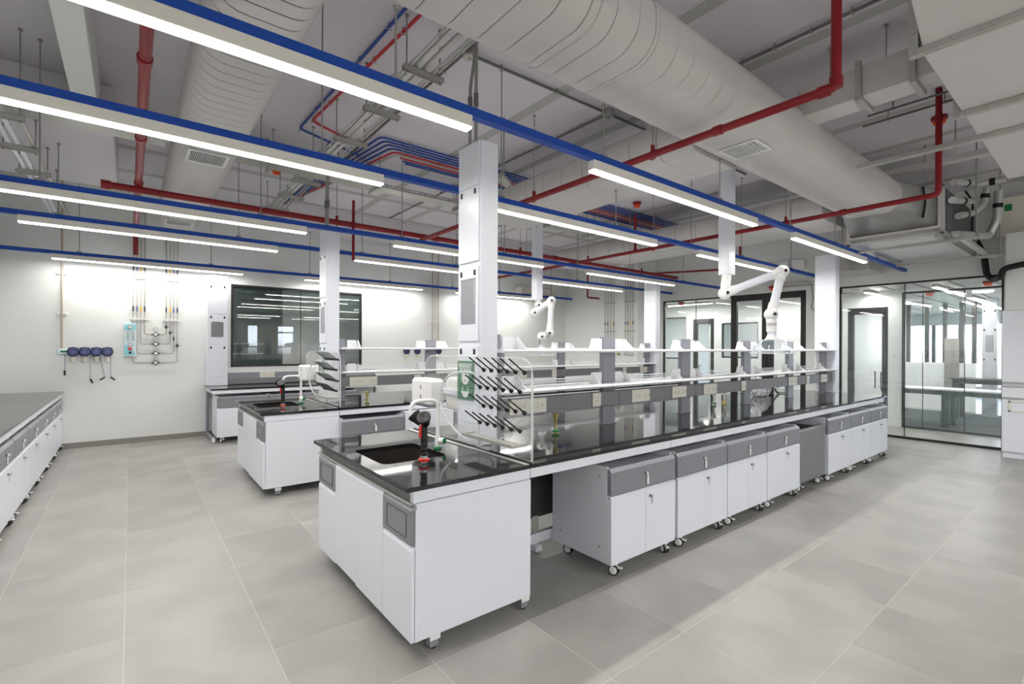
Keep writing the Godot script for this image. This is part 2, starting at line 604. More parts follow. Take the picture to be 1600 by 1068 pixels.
# ------------------------------------------------------------------ rooms beyond the glass
func beyond_glass() -> void:
	var W = M.far_white
	var st = mb()
	box(st, Vector3(11.05, 2.85, BACK), Vector3(24.0, 3.0, 3.2))
	struct("ceiling_1", st, M.strip_grey)
	var pl = mb()
	for k in 26:
		var z = -9.9 + k * 0.5
		box(pl, Vector3(11.06, 2.83, z), Vector3(23.8, 2.85, z + 0.44), 0.004)
	var po = obj("ceiling_planks", pl, M.galvanised)
	po.set_meta("kind", "structure")
	# far perimeter: low wall and head with tall openings to daylight between slim posts
	var p = mb()
	box(p, Vector3(22.5, 0, BACK - 0.2), Vector3(22.7, 0.35, 3.2))
	box(p, Vector3(22.5, 2.45, BACK - 0.2), Vector3(22.7, 3.0, 3.2))
	struct("wall_far", p, W)
	for z in [-9.6, -8.4, -6.6, -5.4, -4.2, -3.5, -2.85, -2.2, -1.5, -0.6, 0.6, 2.0]:
		var m = struct("trim_mullion", bx(22.46, 22.70, 0.35, 2.45, z - 0.05, z + 0.05, 0.004), M.frame_dark)
		m.set_meta("kind", "structure")
	var e = mb()
	box(e, Vector3(11.05, 0, 3.2), Vector3(24, 3.0, 3.35))
	box(e, Vector3(11.05, 0, BACK - 0.2), Vector3(22.7, 3.0, BACK))
	struct("wall_corridor_end", e, W)
	# second partition along the corridor
	var X := 12.5
	var q = mb()
	box(q, Vector3(X, 0, -3.07), Vector3(X + 0.12, 2.85, -2.83))
	box(q, Vector3(X, 0, -5.75), Vector3(X + 0.12, 2.85, -3.80))
	box(q, Vector3(X, 2.50, -3.80), Vector3(X + 0.12, 2.85, -3.07))
	box(q, Vector3(X, 0, -6.93), Vector3(X + 0.12, 2.85, -6.72))
	box(q, Vector3(X, 2.42, -7.56), Vector3(X + 0.12, 2.85, -6.93))
	box(q, Vector3(X, 0, -7.78), Vector3(X + 0.12, 2.85, -7.56))
	box(q, Vector3(X, 0, -8.62), Vector3(X + 0.12, 1.29, -7.78))
	box(q, Vector3(X, 2.50, -8.62), Vector3(X + 0.12, 2.85, -7.78))
	box(q, Vector3(X, 0, -6.72), Vector3(X + 0.12, 1.35, -5.75))
	box(q, Vector3(X, 2.28, -6.72), Vector3(X + 0.12, 2.85, -5.75))
	box(q, Vector3(X, 0, BACK), Vector3(X + 0.12, 2.85, -8.62))
	struct("wall_corridor", q, W)
	glazing("window_4", X, 0.0, 2.78, [-2.83, -2.50, -1.88, -0.9, 0.3, 1.6, 3.2], 0.035)
	glazing("window_5", X + 0.06, 1.29, 2.50, [-8.62, -7.78], 0.03)
	glazing("window_6", X + 0.06, 1.35, 2.28, [-6.72, -5.75], 0.03)
	var d2 = Node3D.new()
	d2.name = "door_2"
	add_child(d2, true)
	d2.position = Vector3(X + 0.06, 0, -3.43)
	d2.set_meta("kind", "structure")
	door_leaf(d2, X + 0.06, -3.80, -3.07, 2.50, true)
	var d3 = Node3D.new()
	d3.name = "door_3"
	add_child(d3, true)
	d3.position = Vector3(X + 0.06, 0, -7.25)
	d3.set_meta("kind", "structure")
	door_leaf(d3, X + 0.06, -7.56, -6.93, 2.42, false)
	# partitions deeper in
	var k2 = mb()
	box(k2, Vector3(12.62, 0, -4.3), Vector3(19.0, 2.85, -4.18))
	box(k2, Vector3(12.62, 0, -7.15), Vector3(16.0, 2.85, -7.05))
	struct("wall_inner", k2, W)
	var lowp = mb()
	box(lowp, Vector3(17.0, 0, -4.15), Vector3(17.1, 1.25, -2.35), 0.004)
	struct("wall_low_partition", lowp, W)
	for z in [-3.72, -3.32, -2.95, -2.62, -2.38]:
		struct("trim_post", bx(17.0, 17.1, 1.25, 2.83, z - 0.045, z + 0.045, 0.004), M.frame_dark)
	struct("trim_panel", bx(16.95, 17.0, 0.3, 1.9, -2.95, -2.66, 0.004), M.skirting)
	var band = mb()
	box(band, Vector3(12.65, 0.0, -4.1), Vector3(16.5, 0.012, 3.1))
	struct("floor_1", band, M.floor_dark)
	struct("floor_2", bx(11.2, 23.5, -0.0005, 0.002, BACK, 3.2, 0.0), M.tile_1)
	# lights
	var i = 0
	for a in [[11.9, -3.30, 13.4, -3.2], [11.8, -2.2, 13.75, -2.08], [14.9, -2.12, 17.1, -2.02], [15.9, -2.4, 18.6, -2.4], [15.4, -3.46, 16.7, -3.2], [17.6, -3.13, 19.8, -3.05], [11.7, -1.2, 13.6, -1.1], [15.2, -0.8, 18.0, -0.7]]:
		led("ceiling_light", ["slim ceiling light seen through the glass just beyond the pier beside the double door", "slim ceiling light seen high in the largest glass pane of the partition", "long slim ceiling light in the far room behind the table", "slim ceiling light in the far room next to the bright windows", "short slim ceiling light in the far room above the door", "slim ceiling light at the end of the far room", "slim ceiling light over the corridor near the storage cabinet", "slim ceiling light over the far room behind the storage cabinet"][i], Vector3(a[0], 2.76, a[1]), Vector3(a[2], 2.76, a[3]), 0.07, 0.06, 1.1)
		i += 1
	i = 0
	for a in [[11.8, -7.9, 11.8, -6.6], [11.75, -5.6, 11.75, -4.5], [15.3, -8.9, 17.3, -8.9], [14.6, -5.9, 17.0, -5.9]]:
		led("ceiling_light", ["slim ceiling light over the corridor behind the two fixed panes", "slim ceiling light over the corridor behind the double door", "slim ceiling light in the room behind the corridor window", "slim ceiling light in the room behind the double door"][i], Vector3(a[0], 2.76, a[1]), Vector3(a[2], 2.76, a[3]), 0.07, 0.06, 1.3)
		i += 1
	i = 0
	for a in [[14.07, -3.79], [14.02, -1.83], [11.6, -8.5]]:
		var dl = mb()
		lathe(dl, [Vector2(0, 2.805), Vector2(0.13, 2.805), Vector2(0.16, 2.815), Vector2(0.17, 2.83)], Vector3(a[0], 0, a[1]), Vector3.UP, 20)
		tag(obj("downlight", dl, M.led_glow), ["round downlight in the ceiling behind the pier beside the glass", "round downlight in the ceiling high behind the wide glass pane", "round downlight in the corridor ceiling at the far end"][i], "light")
		i += 1
	# long white table on dark legs behind the second partition, and a bench further on
	lab_table("meeting_table", "long white table on dark legs behind the glass partition", 12.95, 13.65, -3.36, 0.6, 0.80, M.white_shelf, [-3.18, -2.24, -0.8, 0.4])
	lab_table("work_table", "dark topped bench in the far room behind the white table", 14.9, 15.6, -2.5, -0.4, 0.95, M.dark_grey, [-2.4, -1.4, -0.5])
	# service column in the far room
	var sc = thing("service_column", "white service column in the far room behind the glass", "column", Vector3(16.0, 0, -1.97))
	obj("body", bx(16.0, 16.25, 0, 2.83, -2.10, -1.84, 0.004), M.white_metal, sc)
	obj("window", bx(15.99, 16.0, 1.55, 1.95, -2.04, -1.90, 0.003), M.grey_inset, sc)
	for y in [1.35, 2.05, 2.5]:
		for z in [-2.06, -1.88]:
			obj("latch", bx(15.985, 16.0, y, y + 0.05, z - 0.015, z + 0.015, 0.002), M.black_plastic, sc)
	# wall plate on the white strip
	var sp = thing("switch_plate", "white switch plate on the wall beside the glass corridor door", "switch", Vector3(12.49, 1.45, -2.95))
	obj("plate", bx(12.488, 12.5, 1.40, 1.52, -2.99, -2.91, 0.002), M.white_plastic, sp)
	obj("rocker", bx(12.484, 12.488, 1.43, 1.49, -2.97, -2.93, 0.001), M.ivory_plastic, sp)
	i = 0
	for a in [[13.3, -2.55], [11.5, -7.3], [12.0, -1.5]]:
		detector(Vector3(a[0], 2.83, a[1]), ["orange smoke detector on the ceiling behind the glass partition", "orange smoke detector on the corridor ceiling behind the fixed panes", "orange smoke detector over the corridor near the storage cabinet"][i])
		i += 1

func lab_table(called: String, label: String, x0: float, x1: float, z0: float, z1: float, h: float, top: Material, legs: Array) -> void:
	var t = thing(called, label, "table", Vector3((x0 + x1) / 2, 0, (z0 + z1) / 2))
	obj("top", bx(x0, x1, h - 0.03, h, z0, z1, 0.004), top, t)
	obj("apron", bx(x0 + 0.01, x1 - 0.01, h - 0.12, h - 0.03, z0 + 0.05, z1 - 0.05, 0.003), M.frame_dark, t)
	for z in legs:
		for x in [x0 + 0.06, x1 - 0.06]:
			obj("leg", bx(x - 0.03, x + 0.03, 0, h - 0.11, z - 0.06, z + 0.06, 0.004), M.frame_dark, t)

func back_room() -> void:
	# the dim room behind the viewing window
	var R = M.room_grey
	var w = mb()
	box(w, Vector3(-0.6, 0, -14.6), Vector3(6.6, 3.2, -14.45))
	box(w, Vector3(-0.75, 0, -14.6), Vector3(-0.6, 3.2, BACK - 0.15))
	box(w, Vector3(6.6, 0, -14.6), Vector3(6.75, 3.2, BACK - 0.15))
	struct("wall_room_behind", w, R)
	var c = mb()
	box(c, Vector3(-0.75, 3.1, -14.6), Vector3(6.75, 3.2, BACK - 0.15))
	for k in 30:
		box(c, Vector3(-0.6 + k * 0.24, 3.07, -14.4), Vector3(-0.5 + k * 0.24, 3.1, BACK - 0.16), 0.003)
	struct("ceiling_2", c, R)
	struct("trim_partition", bx(2.75, 4.9, 0, 3.07, -12.1, -12.0, 0.003), W_pale())
	var lt = thing("wall_bench", "bench with a raised shelf in the dim room behind the viewing window", "bench", Vector3(1.2, 0, -13.6))
	obj("worktop", bx(-0.3, 2.7, 0.87, 0.90, -14.1, -13.2, 0.003), M.dark_grey, lt)
	obj("shelf", bx(-0.3, 2.7, 1.40, 1.43, -14.0, -13.75, 0.003), M.white_shelf, lt)
	obj("upper_shelf", bx(-0.3, 2.7, 1.65, 1.68, -14.0, -13.75, 0.003), M.white_shelf, lt)
	for x in [-0.2, 1.2, 2.6]:
		obj("post", bx(x - 0.04, x + 0.04, 0.0, 1.8, -13.95, -13.87, 0.003), M.grey_post, lt)

func W_pale() -> Material:
	return M.wall_white

# ------------------------------------------------------------------ ceiling services
func detector(at: Vector3, label: String) -> void:
	var o = thing("smoke_detector", label, "detector", at)
	var b = mb()
	lathe(b, [Vector2(0, 0), Vector2(0.075, 0), Vector2(0.075, -0.03), Vector2(0.06, -0.04), Vector2(0, -0.04)], at, Vector3.UP, 18)
	obj("base", b, M.red_pipe, o)
	var h = mb()
	lathe(h, [Vector2(0, -0.04), Vector2(0.055, -0.04), Vector2(0.062, -0.06), Vector2(0.045, -0.085), Vector2(0, -0.09)], at, Vector3.UP, 18)
	obj("head", h, M.orange_plastic, o)

# a painted spiral-seam oval duct along an axis, made of separate sections
func oval_duct(called: String, label: String, start: Vector3, dir: Vector3, length: float, w: float, h: float, r: float, step: float, cap_end: bool, gap := 0.005) -> Node3D:
	var o = thing(called, label, "duct", start)
	var n = int(round(length / step))
	var s = length / n
	var poly = round_rect(w, h, r, 7)
	var side = dir.cross(Vector3.UP).normalized()
	var m = mb()
	var g := 0.003
	var inner = round_rect(w - 0.008, h - 0.008, r - 0.004, 7)
	# section: body between two small inward lips
	ring_wall(m, inner, poly, side, dir, 0.0, g)
	ring_wall(m, poly, poly, side, dir, g, s - g - gap)
	ring_wall(m, poly, inner, side, dir, s - g - gap, s - gap)
	var mesh = m.commit()
	for k in n:
		inst("section", mesh, M.duct_paint, o, Transform3D(Basis.IDENTITY, dir * (s * k)))
	var core = mb()
	var ip = round_rect(w - 0.018, h - 0.018, r - 0.009, 7)
	prism(core, ip, start + dir * 0.01, side, Vector3.UP, dir * (length - 0.02), true)
	obj("seam_lining", core, M.duct_dark, o)
	if cap_end:
		var c = mb()
		prism(c, poly, start + dir * length, side, Vector3.UP, dir * 0.02, true)
		obj("end_cap", c, M.duct_paint, o)
		var c2 = mb()
		prism(c2, poly, start - dir * 0.02, side, Vector3.UP, dir * 0.02, true)
		obj("end_cap", c2, M.duct_paint, o)
	return o

func ring_wall(st: SurfaceTool, p: Array, q: Array, U: Vector3, D: Vector3, d0: float, d1: float) -> void:
	var m = p.size()
	for i in m:
		var j = (i + 1) % m
		var h = (i + m - 1) % m
		var l = (j + 1) % m
		var e0 = (p[i] - p[h]).normalized() + (p[j] - p[i]).normalized()
		var e1 = (p[j] - p[i]).normalized() + (p[l] - p[j]).normalized()
		var n0 = Vector2(e0.y, -e0.x).normalized()
		var n1 = Vector2(e1.y, -e1.x).normalized()
		sm(st, U * p[i].x + Vector3.UP * p[i].y + D * d0, U * p[j].x + Vector3.UP * p[j].y + D * d0, U * q[j].x + Vector3.UP * q[j].y + D * d1, U * q[i].x + Vector3.UP * q[i].y + D * d1,
			U * n0.x + Vector3.UP * n0.y, U * n1.x + Vector3.UP * n1.y, U * n1.x + Vector3.UP * n1.y, U * n0.x + Vector3.UP * n0.y)

# a louvred grille set under a duct: frame, dark throat and separate slats
func grille(called: String, label: String, x0: float, x1: float, z0: float, z1: float, y: float, along_x: bool, n: int) -> void:
	var o = thing(called, label, "grille", Vector3((x0 + x1) / 2, y, (z0 + z1) / 2))
	var e := 0.02
	var f = mb()
	box(f, Vector3(x0 - e, y - 0.012, z0 - e), Vector3(x1 + e, y, z0), 0.003)
	box(f, Vector3(x0 - e, y - 0.012, z1), Vector3(x1 + e, y, z1 + e), 0.003)
	box(f, Vector3(x0 - e, y - 0.012, z0), Vector3(x0, y, z1), 0.003)
	box(f, Vector3(x1, y - 0.012, z0), Vector3(x1 + e, y, z1), 0.003)
	obj("frame", f, M.white_plastic, o)
	obj("throat", bx(x0, x1, y - 0.002, y, z0, z1, 0.0), M.void_black, o)
	for k in n:
		var t = (k + 0.5) / n
		if along_x:
			var z = lerpf(z0, z1, t)
			obj("slat", bx(x0, x1, y - 0.013, y - 0.003, z - (z1 - z0) / n * 0.20, z + (z1 - z0) / n * 0.20, 0.001), M.white_plastic, o)
		else:
			var x = lerpf(x0, x1, t)
			obj("slat", bx(x - (x1 - x0) / n * 0.20, x + (x1 - x0) / n * 0.20, y - 0.013, y - 0.003, z0, z1, 0.001), M.white_plastic, o)

func hanger(o: Node, at: Vector3, top: float, r := 0.006) -> void:
	var s = mb()
	rod(s, at, Vector3(at.x, top, at.z), r, 6)
	obj("hanger_rod", s, M.zinc_rod, o)
	var p = mb()
	lathe(p, [Vector2(0, 0), Vector2(0.016, 0), Vector2(0.016, -0.015), Vector2(0, -0.015)], Vector3(at.x, top, at.z), Vector3.UP, 10)
	obj("ceiling_anchor", p, M.zinc_rod, o)

func pipe(called: String, label: String, pts: Array, r: float, m: Material, couplings: Array, hangers: Array, cat := "pipe") -> Node3D:
	var o = thing(called, label, cat, pts[0])
	var s = mb()
	tube(s, bend(pts, r * 1.6, 4), r, 14)
	obj("run", s, m, o)
	for c in couplings:
		var d: Vector3 = c[1]
		var k = mb()
		rod(k, c[0] - d * r * 1.1, c[0] + d * r * 1.1, r * 1.28, 14)
		obj("coupling", k, m, o)
	for h in hangers:
		var k = mb()
		var a: Vector3 = h
		var ring = []
		for q in 13:
			var an = TAU * q / 12
			ring.append(a + Vector3(0, 0.035, 0) + Vector3(0.0, sin(an) * (r + 0.012) - 0.035, cos(an) * (r + 0.012)))
		tube(k, ring, 0.006, 6)
		box(k, a + Vector3(-0.018, r, -0.012), a + Vector3(0.018, r + 0.055, 0.012), 0.003)
		obj("clamp", k, m, o)
		hanger(o, a + Vector3(0, r + 0.05, 0), CEIL - 0.003, 0.005)
	return o

func ceiling_services() -> void:
	var X := Vector3(1, 0, 0)
	var Z := Vector3(0, 0, 1)
	# main oval duct along the benches, its branches, and the oval duct that runs to the back wall
	var d1 = oval_duct("oval_duct", "large white oval duct crossing the ceiling above the first island bench", Vector3(1.0, 3.64, -2.14), X, 6.9, 0.70, 0.44, 0.18, 0.2, false, 0.004)
	for x in [2.05, 2.53]:
		var fl = mb()
		prism(fl, round_rect(0.712, 0.452, 0.186, 7), Vector3(x, 3.64, -2.14), Vector3(0, 0, 1), Vector3.UP, X * 0.014, true)
		obj("joint_collar", fl, M.duct_paint, d1)
	grille("air_grille", "square louvred grille under the large oval duct near the pale vertical post", 4.22, 4.50, -2.28, -1.98, 3.417, true, 12)
	grille("air_grille", "louvred grille at the far end of the large oval duct beside the fan unit", 7.30, 7.60, -2.30, -1.98, 3.417, true, 12)
	oval_duct("branch_duct", "oval branch duct leaving the large duct beside the red pipe", Vector3(4.48, 3.65, -2.50), -Z, 3.3, 0.95, 0.40, 0.18, 0.33, true)
	oval_duct("branch_duct", "oval branch duct running over the second bench towards the far corner", Vector3(8.2, 3.65, -2.66), -Z, 5.4, 1.15, 0.40, 0.18, 0.4, true)
	grille("air_grille", "louvred grille under the branch duct by the far corner of the room", 8.0, 8.4, -5.6, -5.2, 3.447, true, 10)
	oval_duct("oval_duct", "white oval duct with close seams running to the back wall", Vector3(0.60, 3.69, -0.7), -Z, 8.75, 0.56, 0.42, 0.18, 0.125, true, 0.010)
	grille("air_grille", "louvred grille under the close seamed duct between the light rails", 0.44, 0.74, -5.80, -5.48, 3.477, false, 22)
	grille("air_grille", "louvred grille under the end of the close seamed duct by the back wall", 0.42, 0.73, -9.05, -8.75, 3.477, false, 20)

	# red sprinkler pipes
	var h := 3.38
	pipe("sprinkler_main", "thick red sprinkler main running level above the second bench", [Vector3(-0.25, h, -6.93), Vector3(10.85, h, -7.02)], 0.038, M.red_pipe,
		[[Vector3(-0.22, h, -6.93), X], [Vector3(3.9, h, -6.96), X], [Vector3(6.6, h, -6.985), X]], [Vector3(2.3, h, -6.95), Vector3(4.75, h, -6.97), Vector3(5.7, h, -6.98), Vector3(9.4, h, -7.01)])
	pipe("sprinkler_pipe", "long red pipe crossing high over the benches beside the close seamed duct", [Vector3(0.07, h + 0.07, -1.2), Vector3(0.06, h + 0.07, -9.95), Vector3(0.06, 3.1, -10.05)], 0.034, M.red_pipe,
		[[Vector3(0.065, h + 0.07, -3.9), Z], [Vector3(0.065, h + 0.07, -5.4), Z], [Vector3(0.065, h + 0.07, -6.9), Z], [Vector3(0.065, h + 0.07, -8.2), Z]], [])
	pipe("sprinkler_pipe", "red branch pipe passing under the large oval duct with a tall riser", [Vector3(3.555, CEIL, -1.15), Vector3(3.555, 3.30, -1.15), Vector3(3.60, 3.30, -6.90)], 0.03, M.red_pipe,
		[[Vector3(3.555, 3.33, -1.15), Vector3.UP], [Vector3(3.557, 3.30, -1.22), Z], [Vector3(3.56, 3.30, -1.95), Z]], [Vector3(3.57, 3.30, -2.55), Vector3(3.585, 3.30, -4.15)])
	pipe("sprinkler_pipe", "red branch pipe by the fan unit turning up in a riser", [Vector3(6.40, CEIL, -1.163), Vector3(6.40, 3.18, -1.163), Vector3(6.52, 3.18, -9.3)], 0.028, M.red_pipe,
		[[Vector3(6.40, 3.95, -1.163), Vector3.UP], [Vector3(6.41, 3.18, -2.0), Z]], [Vector3(6.425, 3.18, -2.62), Vector3(6.46, 3.18, -4.6), Vector3(6.48, 3.18, -6.0)])
	pipe("sprinkler_riser", "short red riser standing up from the branch pipe over the far benches", [Vector3(6.465, 3.18, -4.95), Vector3(6.465, 3.78, -4.95)], 0.022, M.red_pipe, [[Vector3(6.465, 3.21, -4.95), Vector3.UP]], [])
	pipe("sprinkler_riser", "red sprinkler drop beside the round white post of the second bench", [Vector3(2.52, 3.72, -6.90), Vector3(2.52, 2.86, -6.90)], 0.02, M.red_pipe, [[Vector3(2.52, 3.4, -6.90), Vector3.UP]], [])
	pipe("sprinkler_pipe", "thin red pipe rising and turning near the pale post of the first bench", [Vector3(9.75, h, -6.98), Vector3(9.4, 3.2, -5.0), Vector3(8.95, 3.2, -4.45), Vector3(8.95, 3.36, -4.45), Vector3(8.95, 4.24, -4.45)], 0.022, M.red_pipe, [[Vector3(8.95, 3.24, -4.45), Vector3.UP]], [])
	pipe("sprinkler_pipe", "thin red pipe on the wall near the gas lines by the far corner", [Vector3(10.055, 2.95, -8.9), Vector3(9.6, 2.95, -8.9), Vector3(9.6, 3.84, -8.9)], 0.022, M.red_pipe, [], [])

	# conduits fixed to the ceiling
	var y := CEIL - 0.04
	saddle_run("conduit", "blue conduit on the ceiling running towards the benches", M.blue_conduit, [Vector3(1.68, y, -2.2), Vector3(1.57, y, -6.1), Vector3(1.95, y, -6.25), Vector3(2.42, y, -6.45)], 0.014, 8)
	saddle_run("conduit", "red conduit on the ceiling beside the single blue one", M.red_conduit, [Vector3(1.80, y, -2.9), Vector3(1.63, y, -5.8), Vector3(2.35, y, -6.15)], 0.014, 7)
	var k := 0
	for a in [[M.blue_conduit, -5.70, "blue"], [M.blue_conduit, -5.78, "blue"], [M.blue_conduit, -5.86, "blue"], [M.blue_conduit, -5.94, "blue"], [M.red_conduit, -6.03, "red"], [M.galvanised, -6.10, "grey"], [M.red_conduit, -6.18, "red"], [M.blue_conduit, -6.26, "blue"], [M.blue_conduit, -6.33, "blue"]]:
		var zz: float = a[1]
		var off = (zz + 5.70)
		var pts = [Vector3(2.42 - off, y, zz), Vector3(6.35, y, zz), Vector3(6.75, y, zz - 0.12), Vector3(10.6, y, zz - 0.12)]
		if k < 6:
			pts = [Vector3(2.12 - off * 0.2, y, -9.5), Vector3(2.42 - off, y, zz)] + pts.slice(1)
		saddle_run("conduit", a[2] + " ceiling conduit of the bundle over the second bench, " + ["outermost towards the first bench", "second from its edge", "third from its edge", "fourth from its edge", "first red one", "only bare one", "second red one", "last but one", "outermost towards the back wall"][k], a[0], pts, 0.013, 10, "ceiling conduit bundle")
		k += 1
	k = 0
	for a in [[[Vector3(2.35, y, -3.6), Vector3(4.2, y, -3.55), Vector3(7.2, y, -3.5)], "dark conduit on the ceiling running along the benches from a junction box"],
		[[Vector3(2.30, y, -2.6), Vector3(2.33, y, -9.0)], "dark conduit on the ceiling crossing the benches beside the conduit tray"],
		[[Vector3(4.15, y, -3.55), Vector3(4.10, y, -9.2)], "dark conduit on the ceiling leaving the middle junction box"],
		[[Vector3(4.35, y, -2.3), Vector3(4.35, y, -0.3)], "dark conduit on the ceiling beyond the large duct next to the red riser"],
		[[Vector3(6.2, y, -3.4), Vector3(6.2, y, -8.9)], "dark conduit on the ceiling over the second bench near the branch duct"],
		[[Vector3(5.55, y, -1.3), Vector3(5.55, y, 0.6)], "dark conduit on the ceiling above the small square duct"]]:
		saddle_run("conduit", a[1], M.conduit_dark, a[0], 0.014, 7)
		k += 1
	k = 0
	for x in [5.75, 5.95, 6.35, 6.55]:
		saddle_run("conduit", "dark conduit of four on the ceiling by the fan unit, " + ["beside the square duct", "second from the square duct", "third from the square duct", "next to the red riser"][k], M.conduit_dark, [Vector3(x, y - 0.02 * k, -1.55 - 0.1 * k), Vector3(x, y - 0.02 * k, 0.5)], 0.012, 5, "conduits by the fan unit")
		k += 1
	k = 0
	for a in [Vector3(2.35, y, -3.6), Vector3(4.15, y, -3.55), Vector3(6.2, y, -3.45)]:
		var jb = thing("junction_box", ["round junction box on the ceiling above the near service column", "round junction box on the ceiling beyond the blue rail", "round junction box on the ceiling behind the pale vertical post"][k], "junction box", a)
		var q = mb()
		lathe(q, [Vector2(0, 0.035), Vector2(0.06, 0.035), Vector2(0.06, -0.03), Vector2(0.05, -0.035), Vector2(0, -0.035)], a, Vector3.UP, 16)
		obj("box", q, M.galvanised, jb)
		var q2 = mb()
		rod(q2, a + Vector3(0, -0.045, 0), a + Vector3(0, -0.034, 0), 0.012, 8)
		obj("cover_screw", q2, M.zinc_rod, jb)
		k += 1

	# trapeze supports with bare conduits
	trapeze_run("conduit_rack", "hung rack of bare conduits on strut channels beside the near column", 1.68, 2.04, 3.85, [-3.53, -4.36, -5.19, -6.03, -6.86, -7.66, -8.5], -2.6, -9.4, [[1.73, 0.008, "galvanised"], [1.79, 0.022, "steel"], [1.86, 0.022, "steel"], [1.93, 0.009, "galvanised"], [1.97, 0.009, "galvanised"]])
	trapeze_run("conduit_rack", "hung rack of bright pipes on strut channels in the corner above the side bench", -0.98, -0.70, 3.52, [-5.7, -6.55, -7.4, -8.25], -4.6, -9.6, [[-0.91, 0.022, "white_metal"], [-0.85, 0.022, "white_metal"], [-0.74, 0.016, "galvanised"]])
	# perforated cable trays
	cable_tray("cable_tray", "perforated cable tray crossing the ceiling over the side bench", LEFT + 0.02, 0.28, 3.73, -6.2, [-1.2, 0.1])
	cable_tray("cable_tray", "perforated cable tray crossing behind the second blue rail", 0.95, 7.5, 3.85, -6.57, [1.35, 2.7, 4.1, 5.95, 7.1])
	detector(Vector3(1.69, CEIL - 0.005, -7.79), "orange smoke detector on the ceiling beside the close seamed duct")
	detector(Vector3(7.18, CEIL - 0.005, -1.30), "orange smoke detector on the ceiling behind the red riser")
	detector(Vector3(7.19, CEIL - 0.005, -5.47), "orange smoke detector beside the short red riser")
	detector(Vector3(10.70, 2.93, -4.62), "orange sounder hanging over the double door behind the jointed arm")
	# dark slotted light bar ends hung from the ceiling over the far benches
	k = 0
	for a in [[Vector3(5.1, 3.95, -4.4), Vector3(5.1, 3.95, -7.5)], [Vector3(5.9, 3.75, -8.35), Vector3(9.9, 3.75, -8.4)]]:
		pipe("conduit_drop", ["pale conduit slung over the aisle between the island benches", "pale conduit slung above the thick red main"][k], a, 0.014, M.galvanised, [], [a[0] + (a[1] - a[0]) * 0.1, a[0] + (a[1] - a[0]) * 0.9], "conduit")
		k += 1
	# camera on the branch duct
	var cam = thing("security_camera", "grey cylindrical camera hung beside the red branch pipe", "camera", Vector3(3.35, 3.62, -4.45))
	var cb = mb()
	rod(cb, Vector3(3.28, 3.56, -4.40), Vector3(3.42, 3.50, -4.42), 0.05, 14)
	obj("housing", cb, M.galvanised, cam)
	var cb2 = mb()
	rod(cb2, Vector3(3.35, 3.58, -4.41), Vector3(3.35, CEIL, -4.41), 0.010, 8)
	obj("stem", cb2, M.zinc_rod, cam)

func saddle_run(called: String, label: String, m: Material, pts: Array, r: float, clips: int, group := "") -> void:
	var o = thing(called, label, "conduit", pts[0], group)
	var s = mb()
	tube(s, bend(pts, 0.09, 4), r, 8)
	obj("run", s, m, o)
	var total := 0.0
	for i in pts.size() - 1:
		total += (pts[i + 1] - pts[i]).length()
	for c in clips:
		var d = total * (c + 0.5) / clips
		for i in pts.size() - 1:
			var l = (pts[i + 1] - pts[i]).length()
			if d <= l:
				var p = pts[i].lerp(pts[i + 1], d / l)
				var t = (pts[i + 1] - pts[i]).normalized()
				var xf = Transform3D(Basis(t, Vector3.UP, t.cross(Vector3.UP).normalized()), p)
				var k = mb()
				box(k, Vector3(-0.007, -r - 0.003, -r - 0.012), Vector3(0.007, -r + 0.001, r + 0.012), 0.001, xf)
				box(k, Vector3(-0.007, -r, -0.006), Vector3(0.007, CEIL - 0.004 - p.y, 0.006), 0.001, xf)
				obj("saddle", k, M.zinc_rod, o)
				break
			d -= l

func trapeze_run(called: String, label: String, x0: float, x1: float, y: float, zs: Array, za: float, zb: float, pipes: Array) -> void:
	var o = thing(called, label, "conduit rack", Vector3((x0 + x1) / 2, y, (za + zb) / 2))
	for z in zs:
		var c = mb()
		box(c, Vector3(x0, y - 0.045, z - 0.022), Vector3(x1, y, z - 0.017), 0.001)
		box(c, Vector3(x0, y - 0.045, z + 0.017), Vector3(x1, y, z + 0.022), 0.001)
		box(c, Vector3(x0, y - 0.005, z - 0.022), Vector3(x1, y, z + 0.022), 0.001)
		var ch = obj("channel", c, M.galvanised, o)
		var top = 3.8 if (x0 < -0.2 and z < -6.4 and y < 3.7) else CEIL - 0.003
		for x in [x0 + 0.03, x1 - 0.03]:
			hanger(ch, Vector3(x, y - 0.06, z), top, 0.006)
	for p in pipes:
		var t = mb()
		rod(t, Vector3(p[0], y + p[1], za), Vector3(p[0], y + p[1], zb), p[1], 10)
		obj("pipe", t, M[p[2]], o)

